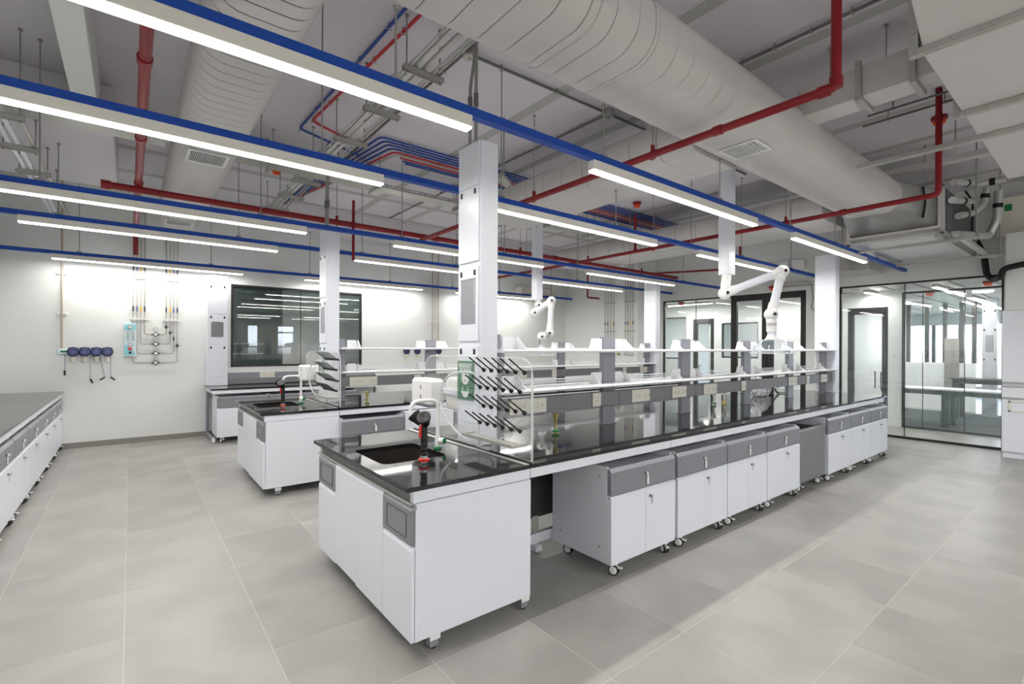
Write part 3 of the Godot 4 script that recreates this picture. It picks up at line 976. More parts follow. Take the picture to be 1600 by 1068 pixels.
func cable_tray(called: String, label: String, x0: float, x1: float, y: float, z: float, rods: Array) -> void:
	var o = thing(called, label, "cable tray", Vector3((x0 + x1) / 2, y, z))
	obj("bottom_plate", bx(x0, x1, y - 0.004, y, z - 0.13, z + 0.13, 0.001), M.galvanised, o)
	# perforated near side: two rails and the webs between the slots
	var s = mb()
	for zz in [z - 0.13, z + 0.13]:
		box(s, Vector3(x0, y, zz - 0.002), Vector3(x1, y + 0.014, zz + 0.002))
		box(s, Vector3(x0, y + 0.036, zz - 0.002), Vector3(x1, y + 0.05, zz + 0.002))
		var n = int((x1 - x0) / 0.05)
		for k in n:
			var x = x0 + (x1 - x0) * (k + 0.5) / n
			box(s, Vector3(x - 0.012, y + 0.014, zz - 0.002), Vector3(x + 0.012, y + 0.036, zz + 0.002))
	var so = obj("perforated_side", s, M.galvanised, o)
	so.set_meta("kind", "stuff")
	var c = mb()
	for k in 5:
		var zc = z - 0.08 + k * 0.035
		tube(c, [Vector3(x0, y + 0.012, zc), Vector3((x0 + x1) / 2, y + 0.016, zc + 0.012), Vector3(x1, y + 0.012, zc)], 0.010, 6)
	var co = obj("cables", c, M.ivory_plastic, o)
	co.set_meta("kind", "stuff")
	for x in rods:
		var top = 3.8 if (x < -0.2 and z < -6.4) else CEIL - 0.003
		var st = obj("strut", bx(x - 0.02, x + 0.02, y - 0.045, y - 0.004, z - 0.18, z + 0.18, 0.002), M.galvanised, o)
		for zz in [z - 0.165, z + 0.165]:
			hanger(st, Vector3(x, y - 0.05, zz), top, 0.005)

# ------------------------------------------------------------------ blue rails with their lights
func light_rails() -> void:
	var rails = [
		[-2.37, 10.75, [[-0.95, 1.57], [2.62, 5.14], [6.08, 8.62]], "over the front edge of the first island bench"],
		[-3.63, 10.80, [[-0.95, 1.57], [2.68, 5.19], [6.17, 8.70]], "over the rear edge of the first island bench"],
		[-5.76, 10.80, [[-0.95, 1.57], [2.64, 5.20], [6.24, 8.84]], "over the front edge of the second island bench"],
		[-7.13, 10.84, [[-0.93, 1.57], [2.64, 5.20], [6.32, 8.87]], "over the rear edge of the second island bench"],
		[-9.86, 10.00, [[-0.93, 1.59], [2.66, 5.20], [6.10, 8.51]], "in front of the back wall"],
		[2.40, 10.75, [[-0.95, 1.57], [2.62, 5.14], [6.08, 8.62]], "over the aisle behind the viewer"],
		[4.30, 10.75, [[-0.95, 1.57], [2.62, 5.14], [6.08, 8.62]], "beside the daylit wall"]]
	var n := 0
	for r in rails:
		var z: float = r[0]
		var o = thing("light_rail", "blue suspended rail " + r[3], "light rail", Vector3(4.5, 2.977, z - 0.03), "blue light rails")
		obj("beam", bx(LEFT + 0.02, r[1], 2.977, 3.027, z - 0.06, z, 0.002), M.blue_rail, o)
		for x in [-0.62, 1.1, 2.75, 4.42, 6.0, 7.4, 9.2]:
			if x > r[1] - 0.2:
				continue
			var top = CEIL - 0.003
			var zz = z - 0.03
			if x < -0.145 and zz < -6.40 and zz > -8.75: top = 3.8
			if zz < -9.55 and x > 2.2: top = 3.85
			if n == 0 and x > 0.6 and x < 7.9: zz = z - 0.03 
			if x > 4.0 and x < 4.96 and zz < -2.5 and zz > -5.82: top = 3.448
			if zz < -1.3 and zz > -2.47 and x > 1.0 and x < 7.9: top = 3.422
			if n == 0 and x > 8.0: top = 3.078
			if x > 0.2 and x < 0.93: continue
			var u = mb()
			box(u, Vector3(x - 0.03, 3.027, zz - 0.02), Vector3(x + 0.03, 3.05, zz + 0.02), 0.003)
			var br = obj("bracket", u, M.zinc_rod, o)
			hanger(br, Vector3(x, 3.04, zz), top, 0.006)
		var k := 0
		for s in r[2]:
			led("linear_light", "linear light " + ["at the side bench end of", "midway along", "at the glass wall end of"][k] + " the blue rail " + r[3].replace("the ", "").replace(" edge of", " of").replace(" island", "").replace("over front of first bench", "over first bench front").replace("over rear of first bench", "over first bench rear").replace("over front of second bench", "over second bench front").replace("over rear of second bench", "over second bench rear"), Vector3(s[0], 2.895, z - 0.03), Vector3(s[1], 2.895, z - 0.03), 0.06, 0.082, 1.5 if n < 5 else 2.9, "linear lights under the blue rails")
			k += 1
		n += 1

# ------------------------------------------------------------------ benches
func make_caster_meshes() -> void:
	# a twin wheel swivel caster, 0.095 high, wheel axis along x; base at the floor
	var tire = mb()
	for s in [-1.0, 1.0]:
		lathe(tire, [Vector2(0.026, 0.006), Vector2(0.037, 0.008), Vector2(0.0385, 0.014), Vector2(0.037, 0.021), Vector2(0.026, 0.023)], Vector3(0, 0.0385, 0), Vector3(s, 0, 0), 16)
	var hub = mb()
	for s in [-1.0, 1.0]:
		lathe(hub, [Vector2(0.031, 0.004), Vector2(0.031, 0.020), Vector2(0.024, 0.028), Vector2(0.012, 0.032), Vector2(0, 0.033)], Vector3(0, 0.0385, 0), Vector3(s, 0, 0), 16)
	var fork = mb()
	box(fork, Vector3(-0.005, 0.03, -0.03), Vector3(0.005, 0.082, 0.026), 0.002)
	box(fork, Vector3(-0.022, 0.074, -0.026), Vector3(0.022, 0.086, 0.026), 0.004)
	box(fork, Vector3(-0.014, 0.055, 0.020), Vector3(0.014, 0.064, 0.062), 0.003)
	lathe(fork, [Vector2(0.011, 0.08), Vector2(0.011, 0.102)], Vector3.ZERO, Vector3.UP, 10)
	caster_meshes = [fork.commit(), tire.commit(), hub.commit()]

func caster(parent: Node, at: Vector3, turn: float) -> void:
	var c = inst("caster", caster_meshes[0], M.white_plastic, parent, Transform3D(Basis(Vector3.UP, turn), at))
	inst("tire", caster_meshes[1], M.rubber, c, Transform3D.IDENTITY)
	inst("hub", caster_meshes[2], M.white_plastic, c, Transform3D.IDENTITY)

# a mobile cabinet, front facing +z at z = 0, centred on x, standing on its casters
func mobile_cabinet(label: String, group: String, w := 0.782) -> Node3D:
	var o = thing("mobile_cabinet", label, "cabinet", Vector3.ZERO, group)
	var hw = w / 2
	var b = mb()
	box(b, Vector3(-hw + 0.022, 0.098, -0.57), Vector3(hw - 0.022, 0.735, -0.022), 0.002)
	box(b, Vector3(-hw + 0.004, 0.096, -0.58), Vector3(-hw + 0.022, 0.778, -0.022), 0.002)
	box(b, Vector3(hw - 0.022, 0.096, -0.58), Vector3(hw - 0.004, 0.778, -0.022), 0.002)
	obj("body", b, M.white_metal, o)
	var d = mb()
	box(d, Vector3(-hw + 0.005, 0.582, -0.021), Vector3(hw - 0.005, 0.742, 0.016), 0.002)
	var dr = obj("drawer", d, M.grey_front, o)
	var l = mb()
	prism(l, [Vector2(0, 0.742), Vector2(-0.020, 0.766), Vector2(-0.040, 0.766), Vector2(-0.040, 0.759), Vector2(-0.024, 0.759), Vector2(-0.010, 0.742)], Vector3(-hw + 0.005, 0, 0.016), Vector3(0, 0, 1), Vector3.UP, Vector3(w - 0.010, 0, 0))
	obj("pull_lip", l, M.grey_inset, dr)
	obj("mark", bx(-hw + 0.03, -hw + 0.055, 0.712, 0.718, 0.016, 0.017, 0.0), M.dark_grey, dr)
	lock(dr, Vector3(0.0, 0.685, 0.016), true)
	for s in [-1.0, 1.0]:
		var x0 = -hw + 0.004 if s < 0 else 0.0015
		var x1 = -0.0015 if s < 0 else hw - 0.004
		var dd = mb()
		box(dd, Vector3(x0, 0.094, -0.0215), Vector3(x1, 0.558, 0.018), 0.002)
		var door = obj("door", dd, M.white_metal, o)
		var lip = mb()
		prism(lip, [Vector2(0, 0.558), Vector2(-0.012, 0.572), Vector2(-0.018, 0.572), Vector2(-0.018, 0.558)], Vector3(x0, 0, 0.018), Vector3(0, 0, 1), Vector3.UP, Vector3(x1 - x0, 0, 0))
		obj("pull_lip", lip, M.white_metal, door)
		if s > 0:
			lock(door, Vector3(0.055, 0.508, 0.018), false)
	for x in [-hw, hw]:
		for p in [Vector3(x, 0.70, -0.09), Vector3(x, 0.2, -0.09), Vector3(x, 0.2, -0.48)]:
			var c = mb()
			rod(c, p - Vector3(signf(x) * 0.006, 0, 0), p - Vector3(signf(x) * 0.003, 0, 0), 0.006, 8)
			obj("screw_cap", c, M.black_plastic, o)
	for x in [-hw + 0.085, hw - 0.085]:
		for z in [-0.025, -0.48]:
			caster(o, Vector3(x, 0, z), 0.35 if x < 0 else -0.5)
	return o

func lock(parent: Node, at: Vector3, tagged: bool) -> void:
	var k = mb()
	rod(k, at, at + Vector3(0, 0, 0.008), 0.010, 12)
	obj("lock", k, M.dark_grey, parent)
	var key = mb()
	box(key, at + Vector3(-0.003, -0.012, 0.008), at + Vector3(0.003, 0.012, 0.026), 0.001)
	box(key, at + Vector3(0.012, -0.016, 0.012), at + Vector3(0.022, -0.002, 0.015), 0.001)
	if tagged:
		box(key, at + Vector3(0.010, -0.085, 0.004), at + Vector3(0.034, -0.022, 0.010), 0.002)
	else:
		box(key, at + Vector3(0.012, -0.062, 0.006), at + Vector3(0.021, -0.018, 0.010), 0.002)
	obj("key", key, M.white_plastic if tagged else M.steel, parent)

# worktop slab with a rounded opening for a sink
func slab_hole(st: SurfaceTool, lo: Vector3, hi: Vector3, h0: Vector2, h1: Vector2, r: float) -> void:
	var corners = round_rect(h1.x - h0.x, h1.y - h0.y, r, 5)
	var hole = []
	for i in corners.size():
		var nx = corners[(i + 1) % corners.size()]
		var k = 16 if corners[i].distance_to(nx) > 0.1 else 1
		for q in k:
			hole.append(corners[i].lerp(nx, float(q) / k))
	var c = (h0 + h1) / 2
	var outer = []
	for p in hole:
		var k := INF
		if p.x > 0: k = minf(k, (hi.x - c.x) / p.x)
		elif p.x < 0: k = minf(k, (lo.x - c.x) / p.x)
		if p.y > 0: k = minf(k, (hi.z - c.y) / p.y)
		elif p.y < 0: k = minf(k, (lo.z - c.y) / p.y)
		outer.append(p * k)
	var m = hole.size()
	for i in m:
		var j = (i + 1) % m
		var a = Vector3(c.x + hole[i].x, hi.y, c.y + hole[i].y)
		var b = Vector3(c.x + hole[j].x, hi.y, c.y + hole[j].y)
		var p = Vector3(c.x + outer[i].x, hi.y, c.y + outer[i].y)
		var q = Vector3(c.x + outer[j].x, hi.y, c.y + outer[j].y)
		var dn = Vector3(0, lo.y - hi.y, 0)
		quad(st, a, b, q, p, Vector3.UP)
		quad(st, a + dn, b + dn, q + dn, p + dn, Vector3.DOWN)
		var n = -Vector3(hole[i].x + hole[j].x, 0, hole[i].y + hole[j].y).normalized()
		quad(st, a, b, b + dn, a + dn, n)
		# corner of the outer rectangle between two hits on different sides
		if absf(outer[i].x - outer[j].x) > 0.001 and absf(outer[i].y - outer[j].y) > 0.001:
			var cx = lo.x if outer[i].x < 0 else hi.x
			var cz = lo.z if outer[i].y < 0 else hi.z
			tri(st, p, q, Vector3(cx, hi.y, cz), Vector3.UP)
			tri(st, p + dn, q + dn, Vector3(cx, lo.y, cz), Vector3.DOWN)
	for f in [[Vector3(lo.x, 0, lo.z), Vector3(lo.x, 0, hi.z), Vector3(-1, 0, 0)], [Vector3(hi.x, 0, lo.z), Vector3(hi.x, 0, hi.z), Vector3(1, 0, 0)], [Vector3(lo.x, 0, lo.z), Vector3(hi.x, 0, lo.z), Vector3(0, 0, -1)], [Vector3(lo.x, 0, hi.z), Vector3(hi.x, 0, hi.z), Vector3(0, 0, 1)]]:
		quad(st, f[0] + Vector3(0, lo.y, 0), f[1] + Vector3(0, lo.y, 0), f[1] + Vector3(0, hi.y, 0), f[0] + Vector3(0, hi.y, 0), f[2])

func island_worktop(which: String) -> Node3D:
	var o = thing("island_worktop", "polished black granite worktop of the " + which + " island bench, with its white steel apron", "worktop", Vector3(1.1, 0.81, -2.245), "island worktops")
	var s = mb()
	slab_hole(s, Vector3(1.10, 0.876, -3.83), Vector3(1.925, 0.90, -2.245), Vector2(1.205, -3.29), Vector2(1.655, -2.775), 0.05)
	obj("slab", s, M.granite, o)
	for x in [[1.928, 4.66], [4.663, 7.38], [7.383, 9.10]]:
		obj("slab", bx(x[0], x[1], 0.876, 0.90, -3.83, -2.245, 0.002), M.granite, o)
	var rim = mb()
	box(rim, Vector3(1.935, 0.90, -3.83), Vector3(1.949, 0.912, -2.245), 0.002)
	obj("raised_joint", rim, M.dark_grey, o)
	var rim2 = mb()
	box(rim2, Vector3(1.880, 0.90, -3.83), Vector3(1.914, 0.906, -2.245), 0.002)
	obj("joint_strip", rim2, M.galvanised, o)
	for x in [[1.94, 3.42], [3.424, 4.90], [4.904, 6.38], [6.384, 7.86], [7.864, 9.02]]:
		obj("apron", bx(x[0], x[1], 0.812, 0.876, -2.30, -2.262, 0.003), M.white_metal, o)
		obj("apron", bx(x[0], x[1], 0.812, 0.876, -3.815, -3.777, 0.003), M.white_metal, o)
	obj("apron", bx(8.982, 9.02, 0.812, 0.876, -3.777, -2.30, 0.003), M.white_metal, o)
	return o

func sink_cabinet(which: String) -> Node3D:
	# the closed base at the free end of an island: one wide side panel, a front of four bays
	var o = thing("sink_cabinet", "white sink base cabinet at the free end of the " + which + " island bench", "cabinet", Vector3(1.5, 0, -3.03), "sink base cabinets")
	var F := 1.13
	obj("body", bx(F + 0.022, 1.92, 0.105, 0.688, -3.78, -2.275, 0.002), M.white_metal, o)
	obj("side_panel", bx(F + 0.024, 1.935, 0.092, 0.806, -2.275, -2.256, 0.002), M.white_metal, o)
	obj("side_panel", bx(F + 0.024, 1.935, 0.092, 0.806, -3.80, -3.781, 0.002), M.white_metal, o)
	obj("top_rail", bx(1.145, 1.935, 0.808, 0.874, -2.30, -2.262, 0.003), M.white_metal, o)
	obj("top_rail", bx(1.145, 1.935, 0.808, 0.874, -3.815, -3.777, 0.003), M.white_metal, o)
	obj("end_rail", bx(1.150, 1.175, 0.808, 0.874, -3.777, -2.30, 0.002), M.grey_rail, o)
	var bays = [[-2.225 - 0.03, -2.61, true], [-2.614, -3.03, false], [-3.034, -3.42, false], [-3.424, -3.80, true]]
	for b in bays:
		var z1: float = b[0]
		var z0: float = b[1]
		var top = 0.775
		if b[2]:
			var dr = obj("drawer_front", bx(F, F + 0.021, 0.595, 0.775, z0, z1, 0.003), M.grey_front, o)
			var fr = mb()
			var e := 0.055
			for q in [[z0 + e, z1 - e, 0.745, 0.748], [z0 + e, z1 - e, 0.622, 0.625]]:
				box(fr, Vector3(F - 0.003, q[2], q[0]), Vector3(F, q[3], q[1]))
			for q in [[z0 + e, z0 + e + 0.003], [z1 - e - 0.003, z1 - e]]:
				box(fr, Vector3(F - 0.003, 0.622, q[0]), Vector3(F, 0.748, q[1]))
			obj("raised_border", fr, M.dark_grey, dr)
			var lip = mb()
			prism(lip, [Vector2(0, 0.775), Vector2(0.022, 0.800), Vector2(0.030, 0.800), Vector2(0.030, 0.775)], Vector3(0, 0, z0), Vector3(1, 0, 0), Vector3.UP, Vector3(0, 0, z1 - z0))
			var lo = obj("pull_lip", lip, M.grey_inset, dr)
			lo.position.x += F
			top = 0.568
		var door = obj("door", bx(F, F + 0.021, 0.095 if b[2] or z1 > -2.7 else 0.105, top, z0, z1, 0.003), M.white_metal, o)
		var lp = mb()
		prism(lp, [Vector2(0, top), Vector2(0.012, top + 0.018), Vector2(0.021, top + 0.018), Vector2(0.021, top)], Vector3(F, 0, z0), Vector3(1, 0, 0), Vector3.UP, Vector3(0, 0, z1 - z0))
		obj("pull_lip", lp, M.white_metal, door)
	var rail = mb()
	box(rail, Vector3(F - 0.004, 0.800, -3.80), Vector3(F + 0.03, 0.812, -2.27), 0.002)
	box(rail, Vector3(F + 0.018, 0.774, -3.80), Vector3(F + 0.024, 0.800, -2.27), 0.001)
	obj("grip_rail", rail, M.galvanised, o)
	# steel foot frames with white end caps
	for x in [[1.255, 1.315], [1.885, 1.945]]:
		obj("foot_beam", bx(x[0], x[1], 0.055, 0.092, -3.76, -2.28, 0.002), M.grey_post, o)
		for z in [-2.31, -3.73]:
			obj("foot", bx(x[0] + 0.004, x[1] - 0.004, 0.012, 0.056, z - 0.025, z + 0.025, 0.002), M.grey_post, o)
			obj("end_cap", bx(x[0] - 0.002, x[1] + 0.002, 0.052, 0.095, z + 0.03 if z > -3.0 else z - 0.034, z + 0.034 if z > -3.0 else z - 0.03, 0.002), M.white_plastic, o)
			var f = mb()
			lathe(f, [Vector2(0, 0), Vector2(0.02, 0), Vector2(0.022, 0.012), Vector2(0, 0.012)], Vector3((x[0] + x[1]) / 2, 0, z), Vector3.UP, 12)
			obj("levelling_foot", f, M.rubber, o)
	return o

func sink(which: String) -> Node3D:
	var o = thing("sink", "black undermounted basin sunk in the worktop of the " + which + " island bench", "sink", Vector3(1.43, 0.69, -3.03), "bench sinks")
	var s = mb()
	var C = Vector3(1.43, 0, -3.0325)
	var a = round_rect(0.462, 0.527, 0.055, 5)
	var b = round_rect(0.42, 0.485, 0.05, 5)
	ring_wall_y(s, a, a, C, 0.875, 0.735)
	ring_wall_y(s, a, b, C, 0.735, 0.70)
	prism(s, b, C + Vector3(0, 0.695, 0), Vector3(1, 0, 0), Vector3(0, 0, 1), Vector3(0, 0.005, 0))
	obj("basin", s, M.sink_black, o)
	var dr = mb()
	lathe(dr, [Vector2(0.0, 0.704), Vector2(0.03, 0.704), Vector2(0.042, 0.703), Vector2(0.044, 0.701)], C, Vector3.UP, 18)
	obj("drain", dr, M.steel, o)
	return o

func ring_wall_y(st: SurfaceTool, p: Array, q: Array, c: Vector3, y0: float, y1: float) -> void:
	var m = p.size()
	for i in m:
		var j = (i + 1) % m
		var n0 = -Vector3(p[i].x, 0, p[i].y).normalized()
		var n1 = -Vector3(p[j].x, 0, p[j].y).normalized()
		sm(st, c + Vector3(p[i].x, y0, p[i].y), c + Vector3(p[j].x, y0, p[j].y), c + Vector3(q[j].x, y1, q[j].y), c + Vector3(q[i].x, y1, q[i].y), n0, n1, n1, n0)

func bench_frame(which: String) -> Node3D:
	var o = thing("bench_frame", "steel underframe of the " + which + " island bench, with feet, floor rail and dark back panel", "bench frame", Vector3(5.5, 0, -3.03), "bench underframes")
	obj("floor_rail", bx(1.96, 9.0, 0.10, 0.175, -2.86, -2.815, 0.003), M.white_metal, o)
	obj("back_panel", bx(1.96, 9.0, 0.20, 0.80, -3.05, -3.03, 0.002), M.dark_grey, o)
	for x in [2.50, 3.42, 4.90, 6.38, 7.86, 8.97]:
		var w = x
		obj("upright", bx(w - 0.03, w + 0.03, 0.06, 0.81, -3.03, -2.96, 0.003), M.grey_post, o)
		obj("foot_beam", bx(w - 0.03, w + 0.03, 0.03, 0.075, -3.5, -2.81, 0.003), M.white_metal, o)
		for z in [-2.84, -3.46]:
			var f = mb()
			lathe(f, [Vector2(0, 0), Vector2(0.022, 0), Vector2(0.024, 0.016), Vector2(0.008, 0.02), Vector2(0.008, 0.035)], Vector3(w, 0, z), Vector3.UP, 12)
			obj("levelling_foot", f, M.zinc_rod, o)
	for z in [-2.30, -3.77]:
		for x in [9.0]:
			obj("leg", bx(x - 0.02, x + 0.02, 0.0, 0.81, z - 0.02, z + 0.02, 0.003), M.grey_post, o)
	var c = mb()
	box(c, Vector3(2.44, 0.175, -2.83), Vector3(2.50, 0.31, -2.82), 0.002)
	obj("slotted_bracket", c, M.galvanised, o)
	var cb = mb()
	tube(cb, bend([Vector3(2.34, 0.18, -2.83), Vector3(2.36, 0.29, -2.84), Vector3(2.41, 0.27, -2.84), Vector3(2.43, 0.18, -2.83)], 0.05), 0.004, 6)
	obj("cable", cb, M.ivory_plastic, o)
	return o

func reagent_shelf(which: String) -> Node3D:
	var o = thing("reagent_shelf", "two tier white reagent shelf on grey posts along the " + which + " island bench", "shelf", Vector3(5.6, 0.90, -3.03), "reagent shelves")
	var posts = [2.20, 3.54, 4.83, 6.24, 7.55, 8.82]
	for x in posts:
		var hw = 0.085 if x > 2.5 else 0.06
		var p = obj("post", bx(x - hw, x + hw, 0.902, 1.715, -3.05, -3.0, 0.003), M.grey_post, o)
		var slots = mb()
		for k in 18:
			box(slots, Vector3(x + hw, 0.96 + k * 0.04, -3.03), Vector3(x + hw + 0.002, 0.975 + k * 0.04, -3.02))
		obj("slots", slots, M.dark_grey, p)
		obj("base_trim", bx(x - 0.095, x + 0.095, 0.901, 0.907, -3.06, -2.99, 0.002), M.galvanised, o)
		for y in [1.287, 1.600]:
			for s in [-1.0, 1.0]:
				if x < 2.4 and s < 0:
					continue
				var b = mb()
				var x0 = x + s * 0.088
				# sloped end plate of a shelf tray beside the post, with a fin turned outwards
				prism(b, [Vector2(0, 0), Vector2(s * 0.165, 0), Vector2(s * 0.115, 0.10), Vector2(0, 0.10)], Vector3(x0, y, -3.035), Vector3(1, 0, 0), Vector3.UP, Vector3(0, 0, 0.02))
				prism(b, [Vector2(0, 0), Vector2(0.13, 0), Vector2(0.015, 0.10), Vector2(0, 0.10)], Vector3(x0 + s * 0.14, y, -3.02), Vector3(0, 0, 1), Vector3.UP, Vector3(s * 0.006, 0, 0))
				obj("end_plate", b, M.white_shelf, o)
	var xs = [2.18, 3.60, 4.90, 6.30, 7.62, 8.95]
	for i in xs.size() - 1:
		for y in [1.287, 1.600]:
			var t = mb()
			prism(t, [Vector2(-2.86, y), Vector2(-2.845, y - 0.012), Vector2(-2.86, y - 0.026), Vector2(-3.20, y - 0.026), Vector2(-3.215, y - 0.012), Vector2(-3.20, y)], Vector3(xs[i] + 0.001, 0, 0), Vector3(0, 0, 1), Vector3.UP, Vector3(xs[i + 1] - xs[i] - 0.002, 0, 0))
			obj("shelf_board", t, M.white_shelf, o)
			if y > 1.5:
				continue
			var g = mb()
			rod(g, Vector3(xs[i] + 0.18, y + 0.018, -3.19), Vector3(xs[i + 1] - 0.18, y + 0.018, -3.19), 0.005, 8)
			rod(g, Vector3(xs[i] + 0.18, y + 0.042, -3.19), Vector3(xs[i + 1] - 0.18, y + 0.042, -3.19), 0.005, 8)
			obj("guard_rail", g, M.white_metal, o)
		obj("power_rail", bx(xs[i] + 0.002, xs[i + 1] - 0.002, 1.085, 1.215, -2.985, -2.93, 0.003), M.grey_rail, o)
	for s in [[2.48, 0.19], [3.28, 0.055], [3.92, 0.14], [4.58, 0.13], [5.20, 0.14], [5.98, 0.055], [7.42, 0.14], [7.95, 0.055], [8.58, 0.12]]:
		socket(o, Vector3(s[0], 1.15, -2.928), s[1], Vector3(0, 0, 1))
	return o

func socket(o: Node, c: Vector3, hw: float, out: Vector3) -> void:
	# a socket plate with outlets
	var s = mb()
	box(s, c + Vector3(-hw, -0.06, -0.002), c + Vector3(hw, 0.06, 0.008), 0.003)
	var p = obj("socket_plate", s, M.ivory_plastic, o)
	var n = 1 if hw < 0.08 else 2
	for i in n:
		var k = mb()
		var x = 0.0 if n == 1 else (i - 0.5) * hw
		box(k, c + Vector3(x - 0.032, -0.032, 0.008), c + Vector3(x + 0.032, 0.032, 0.0105), 0.002)
		obj("outlet", k, M.ivory_plastic, p)
	var h = mb()
	for i in n:
		var x = 0.0 if n == 1 else (i - 0.5) * hw
		for q in [[-0.012, -0.01], [0.012, -0.01], [0.0, 0.014]]:
			box(h, c + Vector3(x + q[0] - 0.003, q[1] - 0.005, 0.0105), c + Vector3(x + q[0] + 0.003, q[1] + 0.005, 0.0112))
		if n > 1:
			box(h, c + Vector3(x + 0.045, -0.012, 0.008), c + Vector3(x + 0.05, 0.012, 0.0095))
	obj("socket_hole", h, M.dark_grey, p)

func service_column(which: String) -> Node3D:
	var o = thing("service_column", "tall white service column with viewing window standing on the " + which + " island bench beside the sink", "column", Vector3(2.03, 0.90, -3.03), "service columns")
	var x0 := 1.972
	obj("body", bx(x0 + 0.012, 2.137, 0.902, 3.12, -3.18, -2.88, 0.003), M.white_metal, o)
	# front panels, each latched
	for p in [[0.902, 1.055, false, false], [1.058, 1.625, true, false], [1.66, 2.205, true, true], [2.245, 2.80, true, false], [2.803, 3.12, false, false]]:
		var y0: float = p[0]
		var y1: float = p[1]
		var pan: Node
		if p[3]:
			var f = mb()
			# panel with a rounded window opening: four strips and the glass set back
			var w0 = -3.128; var w1 = -2.932; var v0 = 1.785; var v1 = 2.12
			box(f, Vector3(x0, y0, -3.165), Vector3(x0 + 0.012, v0, -2.895), 0.002)
			box(f, Vector3(x0, v1, -3.165), Vector3(x0 + 0.012, y1, -2.895), 0.002)
			box(f, Vector3(x0, v0, -3.165), Vector3(x0 + 0.012, v1, w0), 0.002)
			box(f, Vector3(x0, v0, w1), Vector3(x0 + 0.012, v1, -2.895), 0.002)
			pan = obj("access_panel", f, M.white_metal, o)
			var g = mb()
			prism(g, round_rect(w1 - w0, v1 - v0, 0.022, 4), Vector3(x0 + 0.006, (v0 + v1) / 2, (w0 + w1) / 2), Vector3(0, 0, 1), Vector3.UP, Vector3(0.004, 0, 0))
			obj("window", g, M.grey_inset, pan)
			var hh = mb()
			box(hh, Vector3(x0 + 0.002, 1.93, -2.955), Vector3(x0 + 0.008, 2.10, -2.940), 0.002)
			obj("hinge", hh, M.steel, pan)
		else:
			pan = obj("access_panel", bx(x0, x0 + 0.012, y0, y1, -3.165, -2.895, 0.002), M.white_metal, o)
		if p[2]:
			for z in [-3.12, -2.94]:
				obj("latch", bx(x0 - 0.006, x0, y1 - 0.062, y1 - 0.022, z - 0.012, z + 0.012, 0.003), M.black_plastic, pan)
	# conduits that feed it from the ceiling
	var c = mb()
	tube(c, bend([Vector3(2.03, 3.12, -3.02), Vector3(2.03, 3.65, -3.02), Vector3(2.03, CEIL, -3.02)], 0.1), 0.013, 8)
	tube(c, bend([Vector3(2.03, 3.12, -3.10), Vector3(2.03, 3.62, -3.10), Vector3(2.03, 3.78, -3.04), Vector3(2.03, CEIL, -3.04)], 0.1), 0.013, 8)
	obj("feed_conduit", c, M.zinc_rod, o)
	for z in [-3.02, -3.10]:
		var k = mb()
		rod(k, Vector3(2.03, 3.42, z), Vector3(2.03, 3.52, z), 0.019, 10)
		obj("conduit_coupling", k, M.conduit_dark, o)
	return o

func end_column(which: String) -> Node3D:
	var o = thing("end_column", "plain white column standing at the glass end of the " + which + " island bench", "column", Vector3(9.02, 0.90, -3.03), "end columns")
	obj("body", bx(8.94, 9.10, 0.902, 3.15, -3.19, -2.885, 0.003), M.white_metal, o)
	obj("front_panel", bx(8.93, 8.94, 0.95, 3.10, -3.175, -2.90, 0.002), M.white_metal, o)
	obj("base_plate", bx(8.92, 9.10, 0.901, 0.907, -3.20, -2.875, 0.002), M.galvanised, o)
	return o

func eye_wash(which: String) -> Node3D:
	var o = thing("eye_wash", "black hand held eye wash with red collar beside the sink of the " + which + " island bench", "eye wash", Vector3(1.416, 0.90, -2.66), "eye wash units")
	var C = Vector3(1.416, 0, -2.66)
	var a = mb()
	lathe(a, [Vector2(0, 0.902), Vector2(0.017, 0.902), Vector2(0.019, 0.91), Vector2(0.019, 0.935)], C, Vector3.UP, 16)
	obj("base", a, M.steel, o)
	var r = mb()
	lathe(r, [Vector2(0.019, 0.916), Vector2(0.033, 0.918), Vector2(0.034, 0.932), Vector2(0.019, 0.934)], C, Vector3.UP, 18)
	obj("collar", r, M.red_plastic, o)
	var g = mb()
	lathe(g, [Vector2(0.019, 0.95), Vector2(0.021, 0.96), Vector2(0.019, 0.975), Vector2(0.022, 0.99), Vector2(0.020, 1.005), Vector2(0.022, 1.02), Vector2(0.020, 1.035), Vector2(0.022, 1.05), Vector2(0.021, 1.08), Vector2(0.022, 1.135), Vector2(0.012, 1.14), Vector2(0, 1.14)], C, Vector3.UP, 16)
	obj("hand_grip", g, M.black_plastic, o)
	obj("trigger", bx(C.x - 0.032, C.x - 0.02, 1.06, 1.135, C.z - 0.008, C.z + 0.008, 0.003), M.red_plastic, o)
	var fl = mb()
	lathe(fl, [Vector2(0.0, 0.934), Vector2(0.022, 0.934), Vector2(0.022, 0.95), Vector2(0, 0.95)], C, Vector3.UP, 16)
	obj("ferrule", fl, M.steel, o)
	# two cup shaped heads tipped outwards
	for s in [-1.0, 1.0]:
		var h = mb()
		var ax = Vector3(-0.42, 0.62, s * 0.50).normalized()
		lathe(h, [Vector2(0, 0), Vector2(0.026, 0.0), Vector2(0.032, 0.03), Vector2(0.042, 0.062), Vector2(0.043, 0.072), Vector2(0.036, 0.074), Vector2(0, 0.066)], C + Vector3(-0.004, 1.148, s * 0.026), ax, 18)
		obj("spray_head", h, M.black_plastic, o)
	return o

